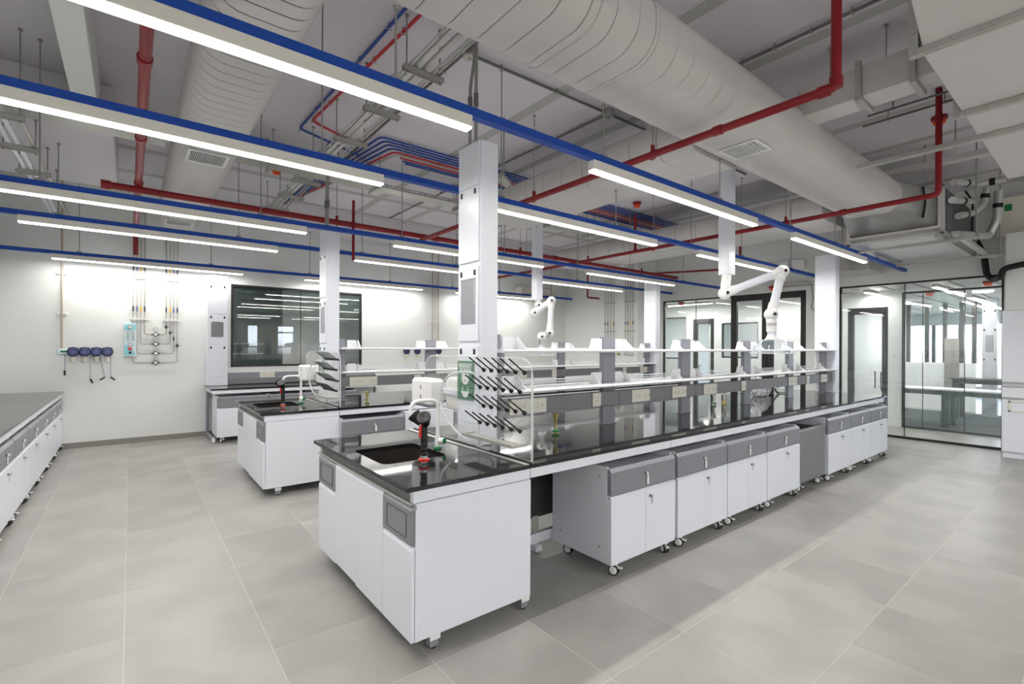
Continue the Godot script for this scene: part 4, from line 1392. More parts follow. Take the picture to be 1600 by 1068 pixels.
func gooseneck_tap(which: String) -> Node3D:
	var o = thing("gooseneck_tap", "white gooseneck water tap with green knob at the sink of the " + which + " island bench", "tap", Vector3(1.704, 0.90, -3.0), "gooseneck taps")
	var C = Vector3(1.704, 0, -3.0)
	var b = mb()
	lathe(b, [Vector2(0, 0.902), Vector2(0.030, 0.902), Vector2(0.028, 0.912), Vector2(0.018, 0.916)], C, Vector3.UP, 18)
	obj("base_ring", b, M.green_plastic, o)
	var s = mb()
	tube(s, bend([Vector3(C.x, 0.91, C.z), Vector3(C.x, 1.245, C.z), Vector3(C.x - 0.20, 1.245, C.z - 0.0), Vector3(C.x - 0.21, 1.16, C.z - 0.0)], 0.06, 6), 0.0135, 12)
	obj("spout", s, M.white_plastic, o)
	var n = mb()
	lathe(n, [Vector2(0.016, 1.175), Vector2(0.017, 1.15), Vector2(0.010, 1.14), Vector2(0.006, 1.10), Vector2(0.004, 1.085)], Vector3(C.x - 0.21, 0, C.z), Vector3.UP, 12)
	obj("hose_nozzle", n, M.white_metal, o)
	var c = mb()
	lathe(c, [Vector2(0.018, 0.915), Vector2(0.020, 0.93), Vector2(0.020, 0.985), Vector2(0.017, 0.995)], C, Vector3.UP, 16)
	obj("valve_body", c, M.white_plastic, o)
	var k = mb()
	var ax = Vector3(0.35, 0, 0.94).normalized()
	lathe(k, [Vector2(0, 0.018), Vector2(0.019, 0.018), Vector2(0.022, 0.03), Vector2(0.022, 0.058), Vector2(0.020, 0.06)], C + Vector3(0, 0.96, 0), ax, 16)
	var ko = obj("knob", k, M.white_plastic, o)
	var k2 = mb()
	lathe(k2, [Vector2(0.020, 0.060), Vector2(0.0195, 0.063), Vector2(0, 0.064)], C + Vector3(0, 0.96, 0), ax, 16)
	obj("knob_cap", k2, M.green_plastic, ko)
	return o

func drying_rack(which: String) -> Node3D:
	var o = thing("drying_rack", "clear acrylic drying rack with rows of black pegs on the " + which + " island bench", "drying rack", Vector3(1.925, 0.91, -2.6), "peg drying racks")
	var X0 := 1.938
	var poly = []
	# rounded top corners; outline in (z, y)
	for k in 9:
		var a = PI / 2 * k / 8
		poly.append(Vector2(-2.355 + cos(a) * 0.10, 1.445 + sin(a) * 0.10))
	for k in 9:
		var a = PI / 2 + PI / 2 * k / 8
		poly.append(Vector2(-3.50 + cos(a) * 0.16, 1.385 + sin(a) * 0.16))
	poly.append(Vector2(-3.66, 0.913))
	poly.append(Vector2(-2.255, 0.913))
	var s = mb()
	prism(s, poly, Vector3(X0, 0, 0), Vector3(0, 0, 1), Vector3.UP, Vector3(0.008, 0, 0))
	obj("back_sheet", s, M.acrylic, o)
	var e = mb()
	var rim = []
	for p in poly:
		rim.append(Vector3(X0 + 0.004, p.y, p.x))
	tube(e, rim.slice(0, 17), 0.0045, 6)
	tube(e, [Vector3(X0 + 0.004, 0.913, -2.255), Vector3(X0 + 0.004, 1.45, -2.255)], 0.008, 6)
	obj("edge_rim", e, M.acrylic_edge, o)
	# pegs: four staggered rows of six, tipped up towards the sink
	for r in 4:
		for c in 6:
			var z = [-2.76, -2.805, -2.76, -2.805][r] + c * 0.0885
			var y = [1.455, 1.332, 1.205, 1.085][r]
			var a = Vector3(X0 - 0.002, y, z)
			var d = Vector3(-0.122, 0.092, -0.008)
			var p = mb()
			tube(p, [a, a + d], 0.0052, 8)
			ball(p, a + d, 0.0052, Vector3.UP, 8)
			lathe(p, [Vector2(0.0, -0.006), Vector2(0.013, -0.004), Vector2(0.015, 0.004), Vector2(0.012, 0.014), Vector2(0.008, 0.022)], a, d.normalized(), 12)
			obj("peg", p, M.black_plastic, o)
	# drip tray
	var t = mb()
	box(t, Vector3(X0 - 0.115, 1.0, -2.86), Vector3(X0 - 0.004, 1.006, -2.30), 0.002)
	box(t, Vector3(X0 - 0.118, 1.0, -2.86), Vector3(X0 - 0.112, 1.022, -2.30), 0.002)
	box(t, Vector3(X0 - 0.118, 1.0, -2.866), Vector3(X0 - 0.004, 1.022, -2.86), 0.002)
	box(t, Vector3(X0 - 0.118, 1.0, -2.30), Vector3(X0 - 0.004, 1.022, -2.294), 0.002)
	obj("drip_tray", t, M.galvanised, o)
	# drain hose looping back to the sink side
	var hs = mb()
	tube(hs, bend([Vector3(X0 - 0.03, 1.0, -2.62), Vector3(X0 - 0.04, 0.925, -2.60), Vector3(X0 - 0.05, 0.93, -2.80), Vector3(X0 - 0.07, 1.02, -3.10), Vector3(X0 - 0.07, 1.22, -3.30), Vector3(X0 - 0.05, 1.40, -3.20), Vector3(X0 - 0.02, 1.44, -3.00), Vector3(X0 - 0.012, 1.43, -2.88)], 0.18, 7), 0.009, 8)
	obj("drain_hose", hs, M.hose, o)
	return o

func towel_dispenser(which: String) -> Node3D:
	var o = thing("towel_dispenser", "white paper towel dispenser hung beside the service column of the " + which + " island bench", "dispenser", Vector3(1.91, 1.15, -3.54), "towel dispensers")
	var b = mb()
	box(b, Vector3(1.845, 1.145, -3.70), Vector3(1.985, 1.36, -3.385), 0.022)
	obj("case", b, M.white_plastic, o)
	for y in [1.215, 1.29]:
		obj("sight_slot", bx(1.843, 1.847, y - 0.016, y + 0.016, -3.535, -3.52, 0.001), M.dark_grey, o)
	obj("mount_arm", bx(1.97, 2.05, 1.24, 1.28, -3.60, -3.18, 0.004), M.white_metal, o)
	var p = mb()
	box(p, Vector3(1.86, 1.135, -3.66), Vector3(1.97, 1.145, -3.42), 0.003)
	obj("paper_slot", p, M.dark_grey, o)
	return o

func soap_dispenser(which: String) -> Node3D:
	var o = thing("soap_dispenser", "narrow white soap dispenser between towel box and column on the " + which + " island bench", "dispenser", Vector3(2.03, 1.12, -3.28), "soap dispensers")
	obj("case", bx(1.99, 2.11, 1.12, 1.375, -3.385, -3.185, 0.02), M.white_plastic, o)
	obj("push_bar", bx(1.985, 1.995, 1.13, 1.18, -3.36, -3.21, 0.004), M.ivory_plastic, o)
	return o

func eye_wash_sign(which: String) -> Node3D:
	var o = thing("safety_sign", "green EMERGENCY EYE WASH sign on the service column of the " + which + " island bench", "sign", Vector3(1.964, 1.37, -3.05), "eye wash signs")
	obj("plate", bx(1.962, 1.966, 1.225, 1.512, -3.155, -2.938, 0.001), M.sign_green, o)
	var f = SystemFont.new()
	f.font_names = PackedStringArray(["Droid Sans"])
	f.font_weight = 700
	var line := 0
	for w in ["EMERGENCY", "EYE WASH"]:
		var tm = TextMesh.new()
		tm.text = w
		tm.font = f
		tm.font_size = 40
		tm.pixel_size = 0.00098 if line == 0 else 0.00108
		tm.depth = 0.001
		var m = MeshInstance3D.new()
		m.name = numbered("lettering", o)
		m.mesh = tm
		m.material_override = M.lettering
		o.add_child(m, true)
		m.rotation.y = -PI / 2
		m.position = Vector3(1.9613, 1.478 - line * 0.038, -3.047) - o.position
		m.scale = Vector3(0.78, 1.15, 1)
		line += 1
	# pictogram: a head bent over a basin with two rising jets
	var zc := -3.045
	var p = mb()
	var U = Vector3(0, 0, 1)
	var O = Vector3(1.9605, 1.225, zc)
	var W = Vector3(0.0015, 0, 0)
	var head = [Vector2(-0.048, 0.195), Vector2(0.046, 0.195), Vector2(0.046, 0.150)]
	for k in 6:
		var an = -PI * (k + 0.5) / 6
		head.append(Vector2(cos(an) * 0.044, 0.142 + sin(an) * 0.030))
	head.append(Vector2(-0.048, 0.150))
	prism(p, head, O, U, Vector3.UP, W)
	obj("pictogram_head", p, M.lettering, o)
	var q = mb()
	var bowl = [Vector2(-0.055, 0.062), Vector2(0.055, 0.062), Vector2(0.052, 0.05)]
	for k in 7:
		var a = -PI * k / 6
		bowl.append(Vector2(cos(a) * 0.042, 0.048 + sin(a) * 0.033))
	bowl.append(Vector2(-0.052, 0.05))
	prism(q, bowl, O, U, Vector3.UP, W)
	for s in [-1.0, 1.0]:
		prism(q, [Vector2(s * 0.030, 0.066), Vector2(s * 0.040, 0.066), Vector2(s * 0.036, 0.10), Vector2(s * 0.029, 0.10)], O, U, Vector3.UP, W)
	obj("pictogram_basin", q, M.lettering, o)
	var ey = mb()
	prism(ey, [Vector2(-0.012, 0.136), Vector2(0.004, 0.136), Vector2(0.004, 0.146), Vector2(-0.012, 0.146)], O - Vector3(0.0005, 0, 0), U, Vector3.UP, Vector3(0.001, 0, 0))
	obj("pictogram_eye", ey, M.sign_green, o)
	return o

func gas_tap(label: String, at: Vector3, knob: Material, body: Material) -> Node3D:
	var o = thing("gas_tap", label, "tap", at)
	var b = mb()
	lathe(b, [Vector2(0, 0.002), Vector2(0.026, 0.002), Vector2(0.024, 0.01), Vector2(0.012, 0.014), Vector2(0.011, 0.08), Vector2(0.013, 0.10), Vector2(0.022, 0.135), Vector2(0.026, 0.165), Vector2(0.024, 0.168), Vector2(0, 0.150)], at, Vector3.UP, 16)
	obj("stem", b, body, o)
	var k = mb()
	lathe(k, [Vector2(0.010, 0.012), Vector2(0.030, 0.014), Vector2(0.031, 0.026), Vector2(0.010, 0.030)], at, Vector3.UP, 18)
	obj("hand_wheel", k, knob, o)
	var c = mb()
	rod(c, at + Vector3(0, 0.065, 0), at + Vector3(-0.05, 0.068, 0.01), 0.005, 8)
	obj("outlet", c, M.conduit_dark, o)
	return o

func extraction_arm(label: String, X: float, Zc: float, post_bot: float, P: Array, hood_r: float, hood_y: float) -> void:
	# ceiling post, jointed tubes through the points P, clear hood at the end
	var o = thing("extraction_arm", label, "extraction arm", Vector3(X, post_bot, Zc))
	var post = obj("ceiling_post", bx(X - 0.07, X + 0.07, post_bot, CEIL, Zc - 0.07, Zc + 0.07, 0.004), M.white_metal, o)
	obj("cover_strip", bx(X - 0.073, X - 0.07, post_bot + 0.02, CEIL - 0.05, Zc - 0.05, Zc + 0.05, 0.001), M.white_metal, post)
	var n = P.size()
	for i in n - 1:
		var d = (P[i + 1] - P[i]).normalized()
		var s = mb()
		rod(s, P[i], P[i + 1], 0.046 if i > 0 else 0.052, 18)
		obj("tube", s, M.white_plastic if i == 0 else M.white_metal, o)
		var k = mb()
		rod(k, P[i + 1] - d * 0.14, P[i + 1] - d * 0.04, 0.055, 18)
		obj("sleeve", k, M.white_plastic, o)
		k = mb()
		rod(k, P[i] + d * 0.04, P[i] + d * 0.13, 0.055, 18)
		obj("sleeve", k, M.white_plastic, o)
	for i in range(1, n - 1):
		var b = mb()
		ball(b, P[i], 0.076, Vector3(0.6, 0, 0.8), 18)
		var jo = obj("joint", b, M.white_plastic, o)
		var kn = mb()
		var ax = Vector3(-0.62, 0.0, 0.78)
		lathe(kn, [Vector2(0, 0.095), Vector2(0.016, 0.095), Vector2(0.02, 0.085), Vector2(0.014, 0.07)], P[i], ax, 12)
		obj("friction_knob", kn, M.black_plastic, jo)
	var e: Vector3 = P[n - 1]
	var col = mb()
	lathe(col, [Vector2(0.050, 0.0), Vector2(0.056, -0.02), Vector2(0.075, -0.05), Vector2(0.08, -0.055)], e, Vector3.UP, 20)
	obj("hood_collar", col, M.white_plastic, o)
	var h = mb()
	var top = e.y - 0.05
	var prof = []
	for k in 9:
		var a = PI / 2 * k / 8
		prof.append(Vector2(0.07 + (hood_r * 0.86 - 0.07) * sin(a), top - (top - hood_y) * (1.0 - cos(a))))
	lathe(h, prof, Vector3(e.x, 0, e.z), Vector3.UP, 28)
	obj("hood_dome", h, M.hood_clear, o)
	var r = mb()
	lathe(r, [Vector2(hood_r * 0.86, hood_y), Vector2(hood_r, hood_y - 0.004), Vector2(hood_r, hood_y - 0.014), Vector2(hood_r * 0.86, hood_y - 0.008)], Vector3(e.x, 0, e.z), Vector3.UP, 28)
	obj("hood_rim", r, M.acrylic_edge, o)

func benches() -> void:
	make_caster_meshes()
	var D2 = Vector3(-0.025, 0, -3.39)
	var makers = [island_worktop("first"), sink_cabinet("first"), sink("first"), bench_frame("first"), reagent_shelf("first"), service_column("first"), end_column("first"), eye_wash("first"), gooseneck_tap("first"), drying_rack("first"), towel_dispenser("first"), soap_dispenser("first"), eye_wash_sign("first")]
	for m in makers:
		dup(m, m.position + D2, 0.0, String(m.get_meta("label")).replace("first", "second"))
	# mobile cabinets under the first bench
	var F := -2.222
	var proto: Node3D = null
	var xs = [3.016, 3.826, 4.612, 5.398, 7.01, 7.797, 8.583]
	var names = ["closest to the white sink base", "second from the sink base", "third from the sink base", "just before the low grey unit", "just after the low grey unit", "last but one before the glass wall", "at the end before the glass wall"]
	for i in xs.size():
		var lab = "white and grey cabinet under the first island bench, " + names[i]
		if i == 0:
			proto = mobile_cabinet(lab, "mobile cabinets under the first island bench")
			proto.position = Vector3(xs[0], 0, F)
		else:
			dup(proto, Vector3(xs[i], 0, F), 0.0, lab)
	# low grey unit standing back between them
	var g = thing("low_unit", "low plain grey unit on casters between the mobile cabinets of the first island bench", "cabinet", Vector3(6.16, 0, -2.3))
	obj("front_panel", bx(5.83, 6.59, 0.10, 0.68, -2.255, -2.235, 0.003), M.grey_rail, g)
	obj("body", bx(5.84, 6.58, 0.09, 0.676, -2.75, -2.256, 0.003), M.dark_grey, g)
	var gl = mb()
	prism(gl, [Vector2(0, 0.68), Vector2(-0.02, 0.70), Vector2(-0.045, 0.70), Vector2(-0.045, 0.68)], Vector3(5.83, 0, -2.235), Vector3(0, 0, 1), Vector3.UP, Vector3(0.76, 0, 0))
	obj("pull_lip", gl, M.grey_front, g)
	for x in [5.93, 6.49]:
		for z in [-2.28, -2.68]:
			caster(g, Vector3(x, 0, z) - g.position, 0.3)
	# second bench
	var xb = [2.30, 3.826, 4.612, 5.398, 6.184, 6.97, 7.757, 8.543]
	for i in xb.size():
		dup(proto, Vector3(xb[i], 0, F - 3.37), 0.0, "white and grey cabinet under the second island bench, " + ["pushed against its sink base", "second along", "third along", "fourth along", "fifth along", "sixth along", "seventh along", "last along"][i], "mobile cabinets under the second island bench")
	var wp = thing("plain_cabinet", "plain white cabinet under the second island bench beside the tagged drawer", "cabinet", Vector3(3.06, 0, -5.6))
	obj("body", bx(2.71, 3.41, 0.02, 0.80, -6.16, -5.60, 0.003), M.white_metal, wp)
	obj("door", bx(2.71, 3.06, 0.04, 0.80, -5.60, -5.58, 0.003), M.white_metal, wp)
	obj("door", bx(3.064, 3.41, 0.04, 0.80, -5.60, -5.58, 0.003), M.white_metal, wp)
	# taps and the wrapped instrument on the first bench
	gas_tap("brass coloured gas tap with green wheel on the first worktop near the drying rack", Vector3(2.79, 0.90, -2.94), M.green_plastic, M.brass_green)
	gas_tap("pale bench tap with green wheel midway along the first worktop", Vector3(5.78, 0.90, -3.20), M.green_plastic, M.ivory_plastic)
	gas_tap("pale bench tap with yellow wheel midway along the first worktop", Vector3(6.03, 0.90, -3.20), M.yellow_plastic, M.ivory_plastic)
	gas_tap("brass coloured gas tap with green wheel on the second worktop beyond its drying rack", Vector3(2.28, 0.90, -5.75), M.green_plastic, M.brass_green)
	wrapped_instrument()
	extraction_arm("large white jointed extraction arm with clear hood over the first island bench", 5.66, -2.98, 2.50, [Vector3(5.66, 2.52, -2.98), Vector3(5.46, 2.27, -2.92) + Vector3(0.10, 0, -0.03), Vector3(6.07, 2.53, -2.517), Vector3(5.79, 2.007, -2.517), Vector3(5.81, 1.77, -2.517)], 0.24, 1.569)
	extraction_arm("white jointed extraction arm with folded elbow over the second island bench", 5.56, -6.34, 2.44, [Vector3(5.56, 2.45, -6.34), Vector3(5.56, 2.34, -6.30), Vector3(5.40, 2.20, -6.22), Vector3(5.51, 2.39, -5.92), Vector3(5.47, 1.85, -5.92), Vector3(5.30, 1.79, -5.92), Vector3(5.30, 1.62, -5.92)], 0.24, 1.495)
	side_bench(proto)
	wall_bench(proto)

func wrapped_instrument() -> void:
	var C = Vector3(7.66, 0.90, -3.42)
	var o = thing("instrument", "small beige instrument with black cables lying on the first worktop", "instrument", C)
	obj("housing", bx(C.x - 0.06, C.x + 0.10, 0.935, 1.06, C.z - 0.06, C.z + 0.06, 0.006), M.ivory_plastic, o)
	obj("base", bx(C.x - 0.14, C.x + 0.12, 0.902, 0.935, C.z - 0.08, C.z + 0.08, 0.006), M.black_plastic, o)
	obj("display", bx(C.x - 0.064, C.x - 0.06, 0.97, 1.03, C.z - 0.04, C.z + 0.04, 0.001), M.dark_grey, o)
	var cb = mb()
	tube(cb, bend([C + Vector3(0.1, 0.10, 0), C + Vector3(0.18, 0.14, 0.02), C + Vector3(0.28, 0.06, 0.05), C + Vector3(0.34, 0.012, 0.02), C + Vector3(0.48, 0.012, 0.10)], 0.06), 0.007, 8)
	obj("cable", cb, M.rubber, o)
	cb = mb()
	tube(cb, bend([C + Vector3(0.1, 0.05, 0.03), C + Vector3(0.2, 0.07, 0.06), C + Vector3(0.27, 0.012, 0.10), C + Vector3(0.12, 0.012, 0.14)], 0.05), 0.007, 8)
	obj("cable", cb, M.rubber, o)
	# crumpled clear film round it
	var bag = thing("plastic_wrap", "crumpled clear plastic wrap heaped on the first worktop behind the shelf posts", "plastic wrap", C + Vector3(-0.16, 0.0, 0.02))
	for part in [[C + Vector3(-0.20, 0.10, 0.02), Vector3(0.15, 0.13, 0.12), 5], [C + Vector3(0.02, 0.19, -0.11), Vector3(0.20, 0.06, 0.06), 9], [C + Vector3(-0.33, 0.07, 0.08), Vector3(0.09, 0.08, 0.08), 12]]:
		var nz = FastNoiseLite.new()
		nz.seed = part[2]
		nz.frequency = 2.2
		var s = mb()
		var R: Vector3 = part[1]
		var nlat := 12
		var nlon := 20
		for i in nlat:
			for j in nlon:
				var q = []
				for ij in [[i, j], [i + 1, j], [i + 1, j + 1], [i, j + 1]]:
					var th = PI * ij[0] / nlat
					var ph = TAU * (ij[1] % nlon) / nlon
					var d = Vector3(sin(th) * cos(ph), cos(th), sin(th) * sin(ph))
					var w = 1.0 + 0.38 * nz.get_noise_3dv(d * 1.4) + 0.20 * absf(nz.get_noise_3dv(d * 3.6))
					var p = part[0] + Vector3(d.x * R.x, d.y * R.y, d.z * R.z) * w
					p.y = maxf(p.y, 0.903)
					q.append(p)
				var mid = (q[0] + q[2]) / 2 - part[0]
				var n = (q[1] - q[0]).cross(q[2] - q[0])
				if n.length() > 1e-9:
					n = n.normalized()
					if n.dot(mid) < 0: n = -n
					tri(s, q[0], q[1], q[2], n)
				n = (q[2] - q[0]).cross(q[3] - q[0])
				if n.length() > 1e-9:
					n = n.normalized()
					if n.dot(mid) < 0: n = -n
					tri(s, q[0], q[2], q[3], n)
		obj("fold", s, M.plastic_film, bag)

func side_bench(proto: Node3D) -> void:
	var o = thing("side_worktop", "grey stone worktop of the side bench running to the back wall, with its apron", "worktop", Vector3(-1.2, 0.85, -7))
	for z in [[-10.18, -8.70], [-8.697, -7.10], [-7.097, -5.40], [-5.397, -3.6]]:
		obj("slab", bx(LEFT + 0.004, -0.808, 0.876, 0.90, z[0], z[1], 0.002), M.granite, o)
	obj("apron", bx(-0.86, -0.825, 0.812, 0.876, -10.15, -3.62, 0.003), M.white_metal, o)
	obj("frame_end", bx(LEFT + 0.01, -0.86, 0.0, 0.876, -3.65, -3.62, 0.003), M.white_metal, o)
	var k := 0
	for z in [-9.80, -9.01, -8.22, -7.43, -6.64, -5.85, -5.06, -4.27]:
		dup(proto, Vector3(-0.838, 0, z), PI / 2, "white and grey cabinet under the side bench, " + ["against the back wall", "second from the back wall", "third from the back wall", "fourth from the back wall", "fifth from the back wall", "sixth from the back wall", "seventh from the back wall", "eighth from the back wall"][k], "mobile cabinets under the side bench")
		k += 1

func wall_bench(proto: Node3D) -> void:
	var o = thing("wall_worktop", "black worktop of the short bench against the back wall, with its white apron", "worktop", Vector3(2.6, 0.85, -9.75))
	obj("slab", bx(1.04, 2.62, 0.876, 0.90, -10.19, -9.29, 0.002), M.granite, o)
	obj("slab", bx(2.623, 4.22, 0.876, 0.90, -10.19, -9.29, 0.002), M.granite, o)
	obj("apron", bx(1.06, 2.62, 0.812, 0.876, -9.345, -9.31, 0.003), M.white_metal, o)
	obj("apron", bx(2.624, 4.20, 0.812, 0.876, -9.345, -9.31, 0.003), M.white_metal, o)
	var fr = thing("bench_frame", "white steel end frame of the short bench against the back wall", "bench frame", Vector3(1.07, 0, -9.75))
	obj("upright", bx(1.06, 1.10, 0.04, 0.81, -10.16, -10.11, 0.003), M.grey_post, fr)
	obj("foot_beam", bx(1.06, 1.10, 0.02, 0.08, -10.1, -9.33, 0.003), M.grey_post, fr)
	obj("end_cap", bx(1.055, 1.105, 0.015, 0.085, -9.33, -9.325, 0.002), M.white_plastic, fr)
	obj("top_beam", bx(1.06, 1.10, 0.812, 0.874, -10.1, -9.35, 0.003), M.white_metal, fr)
	obj("foot_beam", bx(4.14, 4.18, 0.0, 0.81, -10.1, -10.05, 0.003), M.grey_post, fr)
	var k := 0
	for x in [1.51, 2.297, 3.084]:
		dup(proto, Vector3(x, 0, -9.29), 0.0, "white and grey cabinet under the short wall bench, " + ["at its open end", "in the middle of three", "at its far end"][k], "mobile cabinets under the wall bench")
		k += 1
	# grey upstand with sockets
	var u = thing("power_panel", "grey power panel with white socket plates above the short wall bench", "power panel", Vector3(2.6, 0.90, -10.15))
	obj("sloped_rail", bx(1.39, 4.2, 0.905, 1.02, -10.18, -10.10, 0.01), M.grey_rail, u)
	obj("panel", bx(1.39, 4.2, 1.02, 1.12, -10.19, -10.13, 0.003), M.grey_post, u)
	for x in [2.05, 3.3]:
		socket(u, Vector3(x, 1.07, -10.128), 0.13, Vector3(0, 0, 1))
	# service column standing against the wall
	var c = thing("service_column", "white service column with small window standing against the back wall on the short bench", "column", Vector3(1.22, 0.90, -10.1))
	var zf := -9.99
	obj("body", bx(1.06, 1.375, 0.902, 2.86, -10.19, zf - 0.01, 0.003), M.white_metal, c)
	for p in [[0.905, 1.06, false], [1.065, 1.62, true], [1.64, 2.16, true], [2.18, 2.70, true], [2.705, 2.85, false]]:
		var pan = obj("access_panel", bx(1.07, 1.365, p[0], p[1], zf - 0.01, zf, 0.002), M.white_metal, c)
		if p[2]:
			for x in [1.115, 1.32]:
				obj("latch", bx(x - 0.013, x + 0.013, p[1] - 0.06, p[1] - 0.02, zf, zf + 0.006, 0.002), M.black_plastic, pan)
		if p[1] > 2.1 and p[1] < 2.2:
			var g = mb()
			prism(g, round_rect(0.19, 0.27, 0.02, 4), Vector3(1.21, 1.905, zf), Vector3(1, 0, 0), Vector3.UP, Vector3(0, 0, 0.003))
			obj("window", g, M.grey_rail, pan)

# ------------------------------------------------------------------ fittings on the walls
func wall_clip(o: Node, x0: float, x1: float, y: float, z: float) -> void:
	var c = mb()
	box(c, Vector3(x0, y - 0.014, z), Vector3(x1, y + 0.014, z + 0.02), 0.003)
	for x in [x0 + 0.02, x1 - 0.02]:
		box(c, Vector3(x - 0.012, y - 0.02, z), Vector3(x + 0.012, y + 0.02, z + 0.034), 0.004)
	obj("pipe_clip", c, M.white_plastic, o)

func wall_fittings() -> void:
	var Z := BACK + 0.03
	# conduit down to the gas detectors
	var cd = thing("wall_conduit", "single tan conduit running down the back wall to the gas detectors", "conduit", Vector3(-0.835, 1.5, Z))
	var s = mb()
	rod(s, Vector3(-0.835, 1.56, Z), Vector3(-0.835, CEIL, Z), 0.014, 10)
	obj("run", s, M.conduit_tan, cd)
	for y in [2.72, 2.10]:
		wall_clip(cd, -0.905, -0.765, y, BACK + 0.002)
	var jb = thing("junction_box", "pale green junction box at the foot of the tan conduit", "junction box", Vector3(-0.80, 1.53, Z))
	obj("box", bx(-0.88, -0.74, 1.475, 1.555, BACK + 0.002, Z + 0.03, 0.006), M.panel_pale, jb)
	obj("label_plate", bx(-0.85, -0.77, 1.50, 1.53, Z + 0.03, Z + 0.032, 0.001), M.green_plastic, jb)
	var i := 0
	for x in [-0.70, -0.565, -0.427, -0.292]:
		var o = thing("gas_detector", "navy gas detector with round face on the back wall, " + ["first beside the junction box", "second from the junction box", "third from the junction box", "last towards the blue gas panel"][i], "detector", Vector3(x, 1.50, Z), "gas detectors")
		var h = mb()
		lathe(h, [Vector2(0.06, -0.02), Vector2(0.072, 0.0), Vector2(0.075, 0.05), Vector2(0.062, 0.058), Vector2(0.060, 0.052), Vector2(0.0, 0.050)], Vector3(x, 1.51, Z), Vector3(0, 0, 1), 20)
		obj("housing", h, M.navy, o)
		var c = mb()
		lathe(c, [Vector2(0.056, 0.0525), Vector2(0.05, 0.060), Vector2(0.0, 0.061)], Vector3(x, 1.51, Z), Vector3(0, 0, 1), 20)
		var fo = obj("face", c, M.navy_cap, o)
		var ri = mb()
		lathe(ri, [Vector2(0.040, 0.0605), Vector2(0.040, 0.064), Vector2(0.030, 0.064), Vector2(0.030, 0.0605)], Vector3(x, 1.51, Z), Vector3(0, 0, 1), 20)
		obj("face_ring", ri, M.navy, fo)
		for sx in [-1.0, 1.0]:
			var e = mb()
			box(e, Vector3(x + sx * 0.045 - 0.016, 1.545, Z - 0.01), Vector3(x + sx * 0.045 + 0.016, 1.575, Z + 0.03), 0.006)
			obj("lug", e, M.navy, o)
		var n = mb()
		lathe(n, [Vector2(0.0, -0.155), Vector2(0.033, -0.155), Vector2(0.035, -0.105), Vector2(0.026, -0.09), Vector2(0.020, -0.055)], Vector3(x, 1.51, Z + 0.012), Vector3.UP, 16)
		obj("sensor_nozzle", n, M.ivory_plastic, o)
		i += 1
	var br = thing("mounting_bar", "pale bar and dark link pieces behind the four gas detectors", "mounting bar", Vector3(-0.5, 1.47, BACK + 0.01))
	obj("bar", bx(-0.76, -0.24, 1.455, 1.49, BACK + 0.002, BACK + 0.014, 0.003), M.panel_pale, br)
	obj("link", bx(-0.64, -0.35, 1.49, 1.515, BACK + 0.002, BACK + 0.03, 0.004), M.navy, br)
	i = 0
	for a in [[-0.80, 1.47, -0.80, 1.22, 0.0], [-0.50, 1.44, -0.50, 1.08, -0.4], [-0.385, 1.44, -0.325, 1.10, 0.9], [-0.255, 1.44, -0.25, 1.10, -0.8]]:
		var o = thing("calibration_tube", "thin pale tube with black end hanging " + ["under the junction box", "under the second gas detector", "slanting under the third gas detector", "straight under the last gas detector"][i], "tube", Vector3(a[0], a[1], Z))
		var t = mb()
		rod(t, Vector3(a[0], a[1], Z - 0.01), Vector3(a[2], a[3], Z - 0.01), 0.003, 6)
		obj("line", t, M.navy_cap, o)
		var p = Vector3(a[2], a[3], Z - 0.01)
		var q = mb()
		rod(q, p, p + Vector3(-sin(a[4]) * 0.075, -cos(a[4]) * 0.075, 0), 0.011, 10)
		obj("plug", q, M.black_plastic, o)
		i += 1
	# blue gas panel
	var gp = thing("gas_control_box", "pale blue gas control panel with gauges on the back wall", "control box", Vector3(-0.005, 1.43, Z))
	obj("case", bx(-0.087, 0.077, 1.43, 1.975, BACK + 0.002, Z + 0.02, 0.006), M.panel_pale, gp)
	obj("face_band", bx(-0.083, 0.073, 1.865, 1.97, Z + 0.02, Z + 0.0215, 0.0), M.panel_blue, gp)
	var fb = mb()
	prism(fb, [Vector2(-0.083, 1.434), Vector2(0.073, 1.434), Vector2(0.02, 1.56), Vector2(-0.083, 1.63)], Vector3(0, 0, Z + 0.02), Vector3(1, 0, 0), Vector3.UP, Vector3(0, 0, 0.0015))
	obj("face_band", fb, M.panel_blue, gp)
	obj("bottom_rail", bx(-0.088, 0.078, 1.425, 1.445, BACK + 0.002, Z + 0.025, 0.003), M.galvanised, gp)
	for x in [-0.038, 0.038]:
		obj("flow_meter", bx(x - 0.013, x + 0.013, 1.70, 1.855, Z + 0.02, Z + 0.045, 0.005), M.galvanised, gp)
	for y in [1.92, 1.625]:
		gauge(gp, Vector3(-0.005, y, Z + 0.02), 0.032)
	var k = mb()
	lathe(k, [Vector2(0.022, 0), Vector2(0.024, 0.02), Vector2(0.018, 0.03), Vector2(0, 0.03)], Vector3(-0.005, 1.555, Z + 0.02), Vector3(0, 0, 1), 16)
	obj("red_knob", k, M.red_plastic, gp)
	var k2 = mb()
	lathe(k2, [Vector2(0.016, 0), Vector2(0.018, 0.02), Vector2(0.012, 0.03), Vector2(0, 0.03)], Vector3(-0.005, 1.495, Z + 0.02), Vector3(0, 0, 1), 16)
	obj("black_knob", k2, M.black_plastic, gp)
	# two sets of four gas lines meeting at four regulators
	var xl = [0.032, 0.083, 0.133, 0.184]
	var xr = [0.476, 0.534, 0.582, 0.634]
	var yr = [1.80, 1.64, 1.48, 1.325]
	var rx := 0.333
	var lab_l = ["outer pipe nearest the blue panel", "second pipe from the blue panel", "yellow banded pipe over the blue panel", "pipe next to the regulators"]
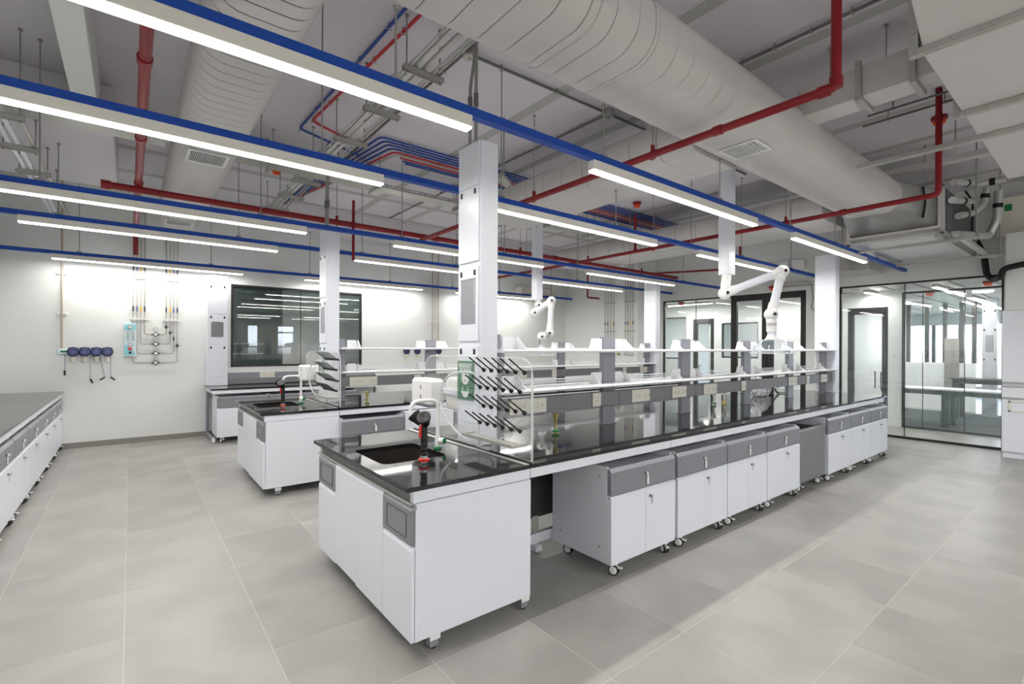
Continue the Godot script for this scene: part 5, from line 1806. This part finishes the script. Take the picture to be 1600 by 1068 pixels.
	for j in 4:
		var o = thing("gas_line", "thin gas pipe down the back wall to the " + ["topmost", "second", "third", "lowest"][j] + " regulator, looping between both bundles", "gas pipe", Vector3(rx, yr[j], Z), "gas lines on the back wall")
		var a: float = xl[3 - j]
		var b: float = xr[j]
		var t = mb()
		tube(t, bend([Vector3(a, CEIL - 0.3, Z), Vector3(a, yr[j], Z), Vector3(rx - 0.05, yr[j], Z)], 0.045), 0.0065 if j > 0 else 0.009, 8)
		tube(t, bend([Vector3(rx + 0.05, yr[j], Z), Vector3(b, yr[j], Z), Vector3(b, CEIL - 0.3, Z)], 0.045), 0.0065 if j > 0 else 0.009, 8)
		obj("run", t, M.pipe_thin, o)
		var cols = [M.navy, M.yellow_plastic, M.navy_cap, M.navy]
		for x in [a, b]:
			for y in [2.18, 2.86]:
				var w = mb()
				rod(w, Vector3(x, y, Z), Vector3(x, y + 0.085, Z), 0.0105, 8)
				obj("colour_band", w, cols[j], o)
		var vy = [1.93, 1.835, 1.73, 1.61][j]
		var v = mb()
		rod(v, Vector3(b, vy - 0.03, Z), Vector3(b, vy + 0.03, Z), 0.011, 10)
		if j == 2:
			box(v, Vector3(b - 0.010, vy - 0.03, Z + 0.01), Vector3(b + 0.010, vy + 0.035, Z + 0.035), 0.003)
		else:
			box(v, Vector3(b - 0.03, vy - 0.007, Z + 0.01), Vector3(b + 0.032, vy + 0.007, Z + 0.035), 0.003)
		obj("valve", v, M.black_plastic, o)
		var r = thing("gas_regulator", ["topmost gas regulator with large gauge on the back wall", "second gas regulator down on the back wall", "third gas regulator down on the back wall", "lowest gas regulator on the back wall"][j], "regulator", Vector3(rx, yr[j], Z), "gas regulators")
		var g = mb()
		lathe(g, [Vector2(0.036, 0.0), Vector2(0.038, 0.03), Vector2(0.026, 0.045), Vector2(0.026, 0.07), Vector2(0.0, 0.072)], Vector3(rx, yr[j], Z - 0.01), Vector3(0, 0, 1), 18)
		box(g, Vector3(rx - 0.055, yr[j] - 0.010, Z - 0.01), Vector3(rx + 0.055, yr[j] + 0.010, Z + 0.012), 0.003)
		obj("body", g, M.steel_dark, r)
		var kn = mb()
		lathe(kn, [Vector2(0.023, 0.062), Vector2(0.023, 0.066), Vector2(0, 0.067)], Vector3(rx, yr[j], Z - 0.002), Vector3(0, 0, 1), 16)
		obj("adjusting_cap", kn, M.white_plastic, r)
		for sx in [-1.0, 1.0]:
			var nt = mb()
			rod(nt, Vector3(rx + sx * 0.042, yr[j], Z), Vector3(rx + sx * 0.058, yr[j], Z), 0.013, 6)
			obj("union_nut", nt, M.black_plastic, r)
		gauge(r, Vector3(rx, yr[j] + (0.085 if j == 0 else 0.070), Z), 0.036 if j == 0 else 0.026)
		var stm = mb()
		rod(stm, Vector3(rx, yr[j] + 0.03, Z + 0.008), Vector3(rx, yr[j] + 0.06, Z + 0.008), 0.007, 8)
		obj("gauge_stem", stm, M.steel, r)
	i = 0
	for c in [[0.0, 0.215, 2.735], [0.0, 0.215, 2.052], [0.44, 0.675, 2.732], [0.44, 0.675, 2.045]]:
		var o = thing("pipe_bracket", ["upper white bracket across the gas pipes above the blue panel", "lower white bracket across the gas pipes just over the blue panel", "upper white bracket across the four gas pipes by the column", "lower white bracket across the four gas pipes by the column"][i], "bracket", Vector3((c[0] + c[1]) / 2, c[2], BACK + 0.01))
		obj("bar", bx(c[0] - 0.015, c[1] + 0.015, c[2] - 0.012, c[2] + 0.012, BACK + 0.001, BACK + 0.018, 0.002), M.white_plastic, o)
		for j in 4:
			var x = (xl if i < 2 else xr)[j]
			obj("clip", bx(x - 0.014, x + 0.014, c[2] - 0.014, c[2] + 0.014, BACK + 0.018, BACK + 0.045, 0.003), M.white_plastic, o)
		i += 1
	# conduits beside the near column on the back wall further along
	i = 0
	for x in [5.62, 5.78]:
		var o = thing("wall_conduit", ["tan conduit on the back wall beyond the window, nearer the window", "tan conduit on the back wall beyond the window, further from the window"][i], "conduit", Vector3(x, 2.0, Z))
		var t = mb()
		rod(t, Vector3(x, 1.3, Z), Vector3(x, CEIL - 0.41, Z), 0.014, 8)
		obj("run", t, M.conduit_tan, o)
		for y in [2.20, 1.45]:
			wall_clip(o, x - 0.06, x + 0.06, y, BACK + 0.002)
		i += 1
	# small gas detectors on the back wall behind the reagent shelf
	i = 0
	for x in [4.95, 5.22, 5.52, 5.78]:
		var o = thing("gas_detector", "small navy gas detector on the back wall beyond the viewing window, " + ["first from the window", "second from the window", "third from the window", "fourth from the window"][i], "detector", Vector3(x, 1.50, Z), "detectors beyond the window")
		var h = mb()
		lathe(h, [Vector2(0.06, -0.02), Vector2(0.072, 0.0), Vector2(0.075, 0.05), Vector2(0.06, 0.058), Vector2(0.0, 0.052)], Vector3(x, 1.51, Z), Vector3(0, 0, 1), 18)
		obj("housing", h, M.navy, o)
		var n = mb()
		lathe(n, [Vector2(0.0, -0.14), Vector2(0.03, -0.14), Vector2(0.032, -0.10), Vector2(0.020, -0.055)], Vector3(x, 1.51, Z + 0.012), Vector3.UP, 14)
		obj("sensor_nozzle", n, M.ivory_plastic, o)
		i += 1
	# gas lines on the pier at the far corner
	var xw := 10.06 - 0.03
	i = 0
	for z in [-8.66, -8.56, -8.46, -8.36, -7.98, -7.90, -7.82, -7.74]:
		var o = thing("gas_line", "thin gas pipe on the corner pier, " + ["first from the back wall", "second from the back wall", "third from the back wall", "fourth from the back wall", "fifth from the back wall", "sixth from the back wall", "seventh from the back wall", "eighth from the back wall"][i], "gas pipe", Vector3(xw, 1.5, z), "gas lines on the corner pier")
		var t = mb()
		var low = 1.42 if i >= 4 else 1.72
		rod(t, Vector3(xw, low, z), Vector3(xw, 3.80, z), 0.009, 8)
		obj("run", t, M.pipe_thin, o)
		var w = mb()
		rod(w, Vector3(xw, 2.20, z), Vector3(xw, 2.29, z), 0.013, 8)
		obj("colour_band", w, [M.navy, M.navy, M.yellow_plastic, M.navy][i % 4], o)
		i += 1
	i = 0
	for c in [[-8.72, -8.30, 2.80], [-8.72, -8.30, 2.04], [-8.04, -7.68, 2.80], [-8.04, -7.68, 2.04]]:
		var o = thing("pipe_bracket", "white bracket across the gas pipes of the corner pier, " + ["upper one nearer the back wall", "lower one nearer the back wall", "upper one nearer the glass", "lower one nearer the glass"][i], "bracket", Vector3(xw, c[2], c[0]))
		obj("bar", bx(10.042, 10.059, c[2] - 0.012, c[2] + 0.012, c[0], c[1], 0.002), M.galvanised, o)
		i += 1
	var vl = thing("gas_regulator", "brass gas regulator on the corner pier behind the reagent shelf", "regulator", Vector3(10.0, 1.62, -8.2))
	for y in [1.45, 1.60, 1.75]:
		var g = mb()
		lathe(g, [Vector2(0.0, 0.0), Vector2(0.04, 0.0), Vector2(0.045, 0.04), Vector2(0.02, 0.06), Vector2(0, 0.06)], Vector3(10.055, y, -8.2), Vector3(-1, 0, 0), 16)
		obj("valve", g, M.brass_green, vl)
	var lp = mb()
	tube(lp, bend([Vector3(xw, 1.60, -8.2), Vector3(xw, 1.60, -8.0), Vector3(xw, 1.42, -8.0), Vector3(xw, 1.42, -7.74)], 0.03), 0.008, 8)
	obj("link_pipe", lp, M.pipe_thin, vl)
	# grey extract box on the back wall near the corner, electrical box over the door
	var ex = thing("wall_vent", "beige vent box high on the back wall by the corner", "vent", Vector3(8.6, 3.05, BACK + 0.1))
	obj("case", bx(8.15, 9.4, 2.92, 3.22, BACK + 0.002, BACK + 0.28, 0.01), M.ivory_plastic, ex)
	obj("front_lip", bx(8.15, 9.4, 2.90, 2.93, BACK + 0.2, BACK + 0.29, 0.005), M.white_plastic, ex)
	var eb = thing("control_box", "white control box with two lids on the wall over the double door", "control box", Vector3(RIGHT - 0.05, 3.35, -4.35))
	for z in [-4.62, -4.32]:
		obj("lid", bx(RIGHT - 0.09, RIGHT - 0.001, 3.25, 3.45, z, z + 0.27, 0.006), M.white_plastic, eb)
	var eb2 = thing("cable_tray", "short wall tray with loose cables just over the double door", "cable tray", Vector3(RIGHT - 0.06, 2.95, -4.35))
	obj("tray", bx(RIGHT - 0.12, RIGHT - 0.001, 2.90, 2.93, -4.75, -3.95, 0.003), M.galvanised, eb2)
	obj("terminal_row", bx(RIGHT - 0.10, RIGHT - 0.03, 2.93, 2.98, -4.7, -4.0, 0.005), M.ivory_plastic, eb2)
	obj("yellow_terminal", bx(RIGHT - 0.11, RIGHT - 0.06, 2.93, 3.0, -4.66, -4.58, 0.004), M.yellow_plastic, eb2)
	var wl = mb()
	tube(wl, bend([Vector3(RIGHT - 0.05, 2.92, -3.93), Vector3(RIGHT - 0.04, 2.6, -3.90), Vector3(RIGHT - 0.03, 2.45, -3.95), Vector3(RIGHT - 0.03, 2.35, -3.86)], 0.05), 0.006, 6)
	obj("loose_cable", wl, M.rubber, eb2)
	var sw = thing("switch_plate", "small white switch plate on the pier beside the double door", "switch", Vector3(RIGHT - 0.01, 1.45, -3.7))
	obj("plate", bx(RIGHT - 0.012, RIGHT, 1.39, 1.50, -3.76, -3.64, 0.002), M.white_plastic, sw)
	obj("rocker", bx(RIGHT - 0.016, RIGHT - 0.012, 1.42, 1.47, -3.73, -3.67, 0.001), M.dark_grey, sw)

func gauge(parent: Node, at: Vector3, r: float) -> void:
	var b = mb()
	lathe(b, [Vector2(r * 0.9, 0.0), Vector2(r, 0.004), Vector2(r, 0.022), Vector2(r * 0.86, 0.026), Vector2(r * 0.85, 0.021)], at, Vector3(0, 0, 1), 18)
	var g = obj("gauge", b, M.steel_dark, parent)
	var f = mb()
	lathe(f, [Vector2(r * 0.87, 0.0215), Vector2(0, 0.0216)], at, Vector3(0, 0, 1), 18)
	obj("dial", f, M.white_plastic, g)
	var n = mb()
	box(n, at + Vector3(-0.0015, -r * 0.1, 0.0216), at + Vector3(0.0015, r * 0.7, 0.0226))
	obj("needle", n, M.rubber, g)

# ------------------------------------------------------------------ air handling plant in the upper corner, and the cabinet under it
func plant_corner() -> void:
	# fan coil unit
	var o = thing("fan_coil_unit", "silver fan coil unit hung at the end of the large oval duct", "fan unit", Vector3(9.4, 3.15, -1.95))
	obj("casing", bx(8.13, 10.3, 3.08, 3.72, -2.48, -1.42, 0.006), M.foil, o)
	var fl = mb()
	for z in [-2.48, -1.46]:
		box(fl, Vector3(8.10, 3.08, z), Vector3(8.14, 3.72, z + 0.04), 0.004)
	box(fl, Vector3(8.10, 3.08, -2.48), Vector3(8.14, 3.12, -1.42), 0.004)
	box(fl, Vector3(8.10, 3.68, -2.48), Vector3(8.14, 3.72, -1.42), 0.004)
	obj("side_panel", bx(8.2, 10.25, 3.14, 3.68, -1.42, -1.41, 0.003), M.dark_grey, o)
	obj("front_flange", fl, M.duct_paint, o)
	# tapered canvas collar between duct and unit
	var side = Vector3(0, 0, 1)
	var c = mb()
	var a = round_rect(0.70, 0.44, 0.18, 7)
	var b = round_rect(0.98, 0.46, 0.05, 7)
	var m = a.size()
	for i in m:
		var j = (i + 1) % m
		var na = Vector3(0, a[i].y, a[i].x).normalized()
		var nb = Vector3(0, a[j].y, a[j].x).normalized()
		sm(c, Vector3(7.85, 3.64 + a[i].y, -2.14 + a[i].x), Vector3(7.85, 3.64 + a[j].y, -2.14 + a[j].x), Vector3(8.08, 3.42 + b[j].y, -1.95 + b[j].x), Vector3(8.08, 3.42 + b[i].y, -1.95 + b[i].x), na, nb, nb, na)
	obj("duct_collar", c, M.foil, o)
	var cf = mb()
	box(cf, Vector3(8.05, 3.16, -2.46), Vector3(8.11, 3.19, -1.44), 0.003)
	box(cf, Vector3(8.05, 3.19, -1.47), Vector3(8.11, 3.67, -1.44), 0.003)
	box(cf, Vector3(8.05, 3.19, -2.46), Vector3(8.11, 3.67, -2.43), 0.003)
	obj("collar_frame", cf, M.duct_paint, o)
	for z in [-1.46, -1.30]:
		obj("support_channel", bx(8.0, 10.3, 3.03, 3.08, z - 0.035, z + 0.035, 0.004), M.galvanised, o)
	for x in [8.25, 10.1]:
		obj("cross_channel", bx(x - 0.03, x + 0.03, 2.99, 3.03, -2.62, -1.10, 0.004), M.galvanised, o)
		for z in [-2.58, -1.14]:
			hanger(o, Vector3(x, 2.97, z), CEIL - 0.003, 0.008)
	var cv = thing("fan_column", "grey square column behind the fan coil unit", "column", Vector3(10.4, 3.0, -2.95))
	obj("shaft", bx(10.1, RIGHT, 3.0, CEIL, -3.25, -2.75, 0.006), M.duct_paint, cv)
	var cp = mb()
	rod(cp, Vector3(10.05, 3.0, -3.0), Vector3(10.05, CEIL, -3.0), 0.03, 10)
	obj("down_pipe", cp, M.galvanised, cv)
	# dark insulated drain and silver lagged pipes
	var X := 10.45
	var k := 0
	for p in [
		["lagged_pipe", "silver lagged pipe elbow under the fan coil unit", [Vector3(8.55, 3.13, -1.36), Vector3(9.90, 3.28, -1.24), Vector3(9.90, 3.49, -1.15), Vector3(9.90, 3.92, -1.13)], 0.05, "foil"],
		["lagged_pipe", "middle silver lagged pipe bending up beside the fan coil unit", [Vector3(8.60, 3.38, -1.36), Vector3(9.39, 3.55, -1.33), Vector3(9.60, 3.70, -1.25), Vector3(9.60, 3.92, -1.22)], 0.045, "foil"],
		["lagged_pipe", "straight silver lagged pipe along the dark side of the fan coil unit", [Vector3(8.15, 3.50, -1.345), Vector3(9.39, 3.71, -1.345)], 0.045, "foil"],
		["lagged_pipe", "high silver lagged pipe over the fan coil unit", [Vector3(8.30, 3.76, -1.36), Vector3(9.40, 3.95, -1.27), Vector3(9.40, 3.95, -1.00)], 0.045, "foil"],
		["drain_hose", "black insulated drain hose stepping down the wall above the glass", [Vector3(10.2, 3.28, -1.52), Vector3(10.75, 3.39, -1.49), Vector3(10.75, 3.11, -1.39), Vector3(10.75, 2.80, -1.36), Vector3(10.72, 2.715, -1.28), Vector3(10.24, 2.70, -1.14), Vector3(10.22, 2.82, -1.12), Vector3(10.2, 2.86, -0.9), Vector3(10.2, 2.88, -0.5)], 0.042, "rubber"],
		["black_cable", "thin black cable looping in front of the fan coil unit", [Vector3(9.30, 3.86, -1.40), Vector3(9.30, 3.70, -1.32), Vector3(9.30, 3.18, -1.33)], 0.012, "rubber"],
		["black_cable", "thin black cable hanging down in front of the fan coil flange", [Vector3(7.98, 3.70, -1.60), Vector3(8.0, 3.5, -1.58), Vector3(7.98, 3.30, -1.60)], 0.012, "rubber"]]:
		var t = thing(p[0], p[1], "pipe", p[2][0])
		var s = mb()
		tube(s, bend(p[2], 0.07, 4), p[3], 12)
		obj("run", s, M[p[4]], t)
		if p[3] > 0.03 and p[4] == "foil":
			for q in [0.45, 0.9]:
				var n = p[2].size() - 1
				var e = p[2][0].lerp(p[2][1], q) if q < 0.6 else p[2][n - 1].lerp(p[2][n], 0.5)
				var d = (p[2][1] - p[2][0]).normalized() if q < 0.6 else (p[2][n] - p[2][n - 1]).normalized()
				var w = mb()
				rod(w, e - d * 0.03, e + d * 0.03, p[3] + 0.006, 12)
				obj("black_band", w, M.rubber, t)
		k += 1
	var pb = thing("plant_box", "grey beige plant box in the upper corner behind the lagged pipes", "plant box", Vector3(10.7, 3.36, -1.0))
	obj("case", bx(10.56, RIGHT - 0.02, 3.355, 3.95, -1.22, -0.4, 0.01), M.ivory_plastic, pb)
	obj("marker", bx(10.55, 10.56, 3.74, 3.84, -1.14, -1.06, 0.002), M.green_plastic, pb)
	# big rectangular duct over the aisle, with bolted flanges
	var d = thing("rect_duct", "large white rectangular duct with bolted flanges above the aisle by the cabinet", "duct", Vector3(5.6, 3.5, -0.1))
	obj("section", bx(3.90, 5.15, 3.50, 4.15, -0.80, 0.60, 0.004), M.duct_paint, d)
	obj("section", bx(5.19, 7.6, 3.50, 4.15, -0.80, 0.60, 0.004), M.duct_paint, d)
	var tp = mb()
	prism(tp, [Vector2(3.86, 3.50), Vector2(3.86, 4.15), Vector2(3.1, 4.24), Vector2(3.1, 4.0)], Vector3(0, 0, -0.78), Vector3(1, 0, 0), Vector3.UP, Vector3(0, 0, 1.36))
	obj("tapered_section", tp, M.duct_paint, d)
	for x in [3.88, 5.17]:
		var f = mb()
		box(f, Vector3(x - 0.025, 3.455, -0.85), Vector3(x - 0.003, 3.50, 0.65), 0.003)
		box(f, Vector3(x + 0.003, 3.455, -0.85), Vector3(x + 0.025, 3.50, 0.65), 0.003)
		box(f, Vector3(x - 0.025, 3.50, -0.85), Vector3(x - 0.003, 4.18, -0.80), 0.003)
		box(f, Vector3(x + 0.003, 3.50, -0.85), Vector3(x + 0.025, 4.18, -0.80), 0.003)
		var fo = obj("flange", f, M.galvanised, d)
		for q in 7:
			var z = -0.80 + q * 0.17
			var bo = mb()
			rod(bo, Vector3(x - 0.04, 3.475, z), Vector3(x + 0.04, 3.475, z), 0.010, 6)
			obj("bolt", bo, M.steel, fo)
		for q in 3:
			var bo = mb()
			rod(bo, Vector3(x - 0.04, 3.6 + q * 0.18, -0.825), Vector3(x + 0.04, 3.6 + q * 0.18, -0.825), 0.010, 6)
			obj("bolt", bo, M.steel, fo)
	obj("hanger_channel", bx(5.83, 5.89, 3.455, 3.498, -1.7, 0.8, 0.003), M.galvanised, d)
	for z in [-0.95, 0.7]:
		hanger(d, Vector3(5.86, 3.44, z), CEIL - 0.003, 0.007)
	# smaller square duct that links it with the oval duct
	var q2 = thing("square_duct", "small square duct with flanges linking the rectangular and oval ducts", "duct", Vector3(4.9, 3.72, -1.3))
	obj("section", bx(4.78, 5.06, 3.72, 3.98, -1.36, -0.80, 0.003), M.duct_paint, q2)
	obj("section", bx(4.78, 5.06, 3.72, 3.98, -1.86, -1.40, 0.003), M.duct_paint, q2)
	for z in [-1.38, -1.02]:
		var f = mb()
		box(f, Vector3(4.745, 3.685, z - 0.02), Vector3(4.78, 4.015, z + 0.02), 0.003)
		box(f, Vector3(5.06, 3.685, z - 0.02), Vector3(5.095, 4.015, z + 0.02), 0.003)
		box(f, Vector3(4.78, 3.685, z - 0.02), Vector3(5.06, 3.72, z + 0.02), 0.003)
		obj("flange", f, M.galvanised, q2)
	for z in [-1.6, -1.2]:
		hanger(q2, Vector3(4.80, 3.98, z), CEIL - 0.003, 0.005)
	# pale tray and red conduit in the corner beyond
	var ct = thing("cable_duct", "pale sloping trunking under the ceiling beyond the red riser", "trunking", Vector3(8.2, 3.95, -1.0))
	obj("trunking", bx(8.0, 8.12, 3.95, 4.02, -2.3, 0.9, 0.004), M.duct_paint, ct)
	hanger(ct, Vector3(8.06, 3.93, -1.6), CEIL - 0.003, 0.006)
	hanger(ct, Vector3(8.06, 3.93, 0.4), CEIL - 0.003, 0.006)
	saddle_run("conduit", "red conduit bending along the ceiling beside the rectangular duct", M.red_conduit, [Vector3(7.3, CEIL - 0.04, -1.0), Vector3(7.9, CEIL - 0.04, -0.95), Vector3(9.0, CEIL - 0.04, -1.0), Vector3(9.8, CEIL - 0.04, -0.9)], 0.014, 6)
	# storage cabinet below
	var s = thing("storage_cabinet", "tall pale storage cabinet with drawers at the end of the glass wall", "cabinet", Vector3(10.55, 0, -0.4))
	var x0 := 10.255
	obj("body", bx(x0 + 0.02, RIGHT - 0.02, 0.08, 2.195, -1.13, 0.5, 0.004), M.white_metal, s)
	obj("plinth", bx(x0 + 0.04, RIGHT - 0.02, 0.0, 0.08, -1.12, 0.5, 0.003), M.white_metal, s)
	for p in [[-1.13, -0.32], [-0.316, 0.5]]:
		obj("upper_door", bx(x0, x0 + 0.02, 1.13, 2.195, p[0], p[1], 0.003), M.white_metal, s)
		obj("panel", bx(x0, x0 + 0.02, 0.90, 1.05, p[0], p[1], 0.003), M.white_metal, s)
		obj("lower_door", bx(x0, x0 + 0.02, 0.10, 0.87, p[0], p[1], 0.003), M.white_metal, s)
	for y in [1.06, 1.105, 0.875]:
		obj("grip_rail", bx(x0 - 0.004, x0 + 0.02, y, y + 0.018, -1.13, 0.5, 0.002), M.galvanised, s)
	var fr = mb()
	for q in [[-1.06, -0.62, 0.83, 0.855], [-1.06, -0.62, 0.685, 0.71]]:
		box(fr, Vector3(x0 - 0.008, q[2], q[0]), Vector3(x0, q[3], q[1]), 0.002)
	for q in [[-1.06, -1.035], [-0.645, -0.62]]:
		box(fr, Vector3(x0 - 0.008, 0.685, q[0]), Vector3(x0, 0.855, q[1]), 0.002)
	obj("label_frame", fr, M.ivory_plastic, s)
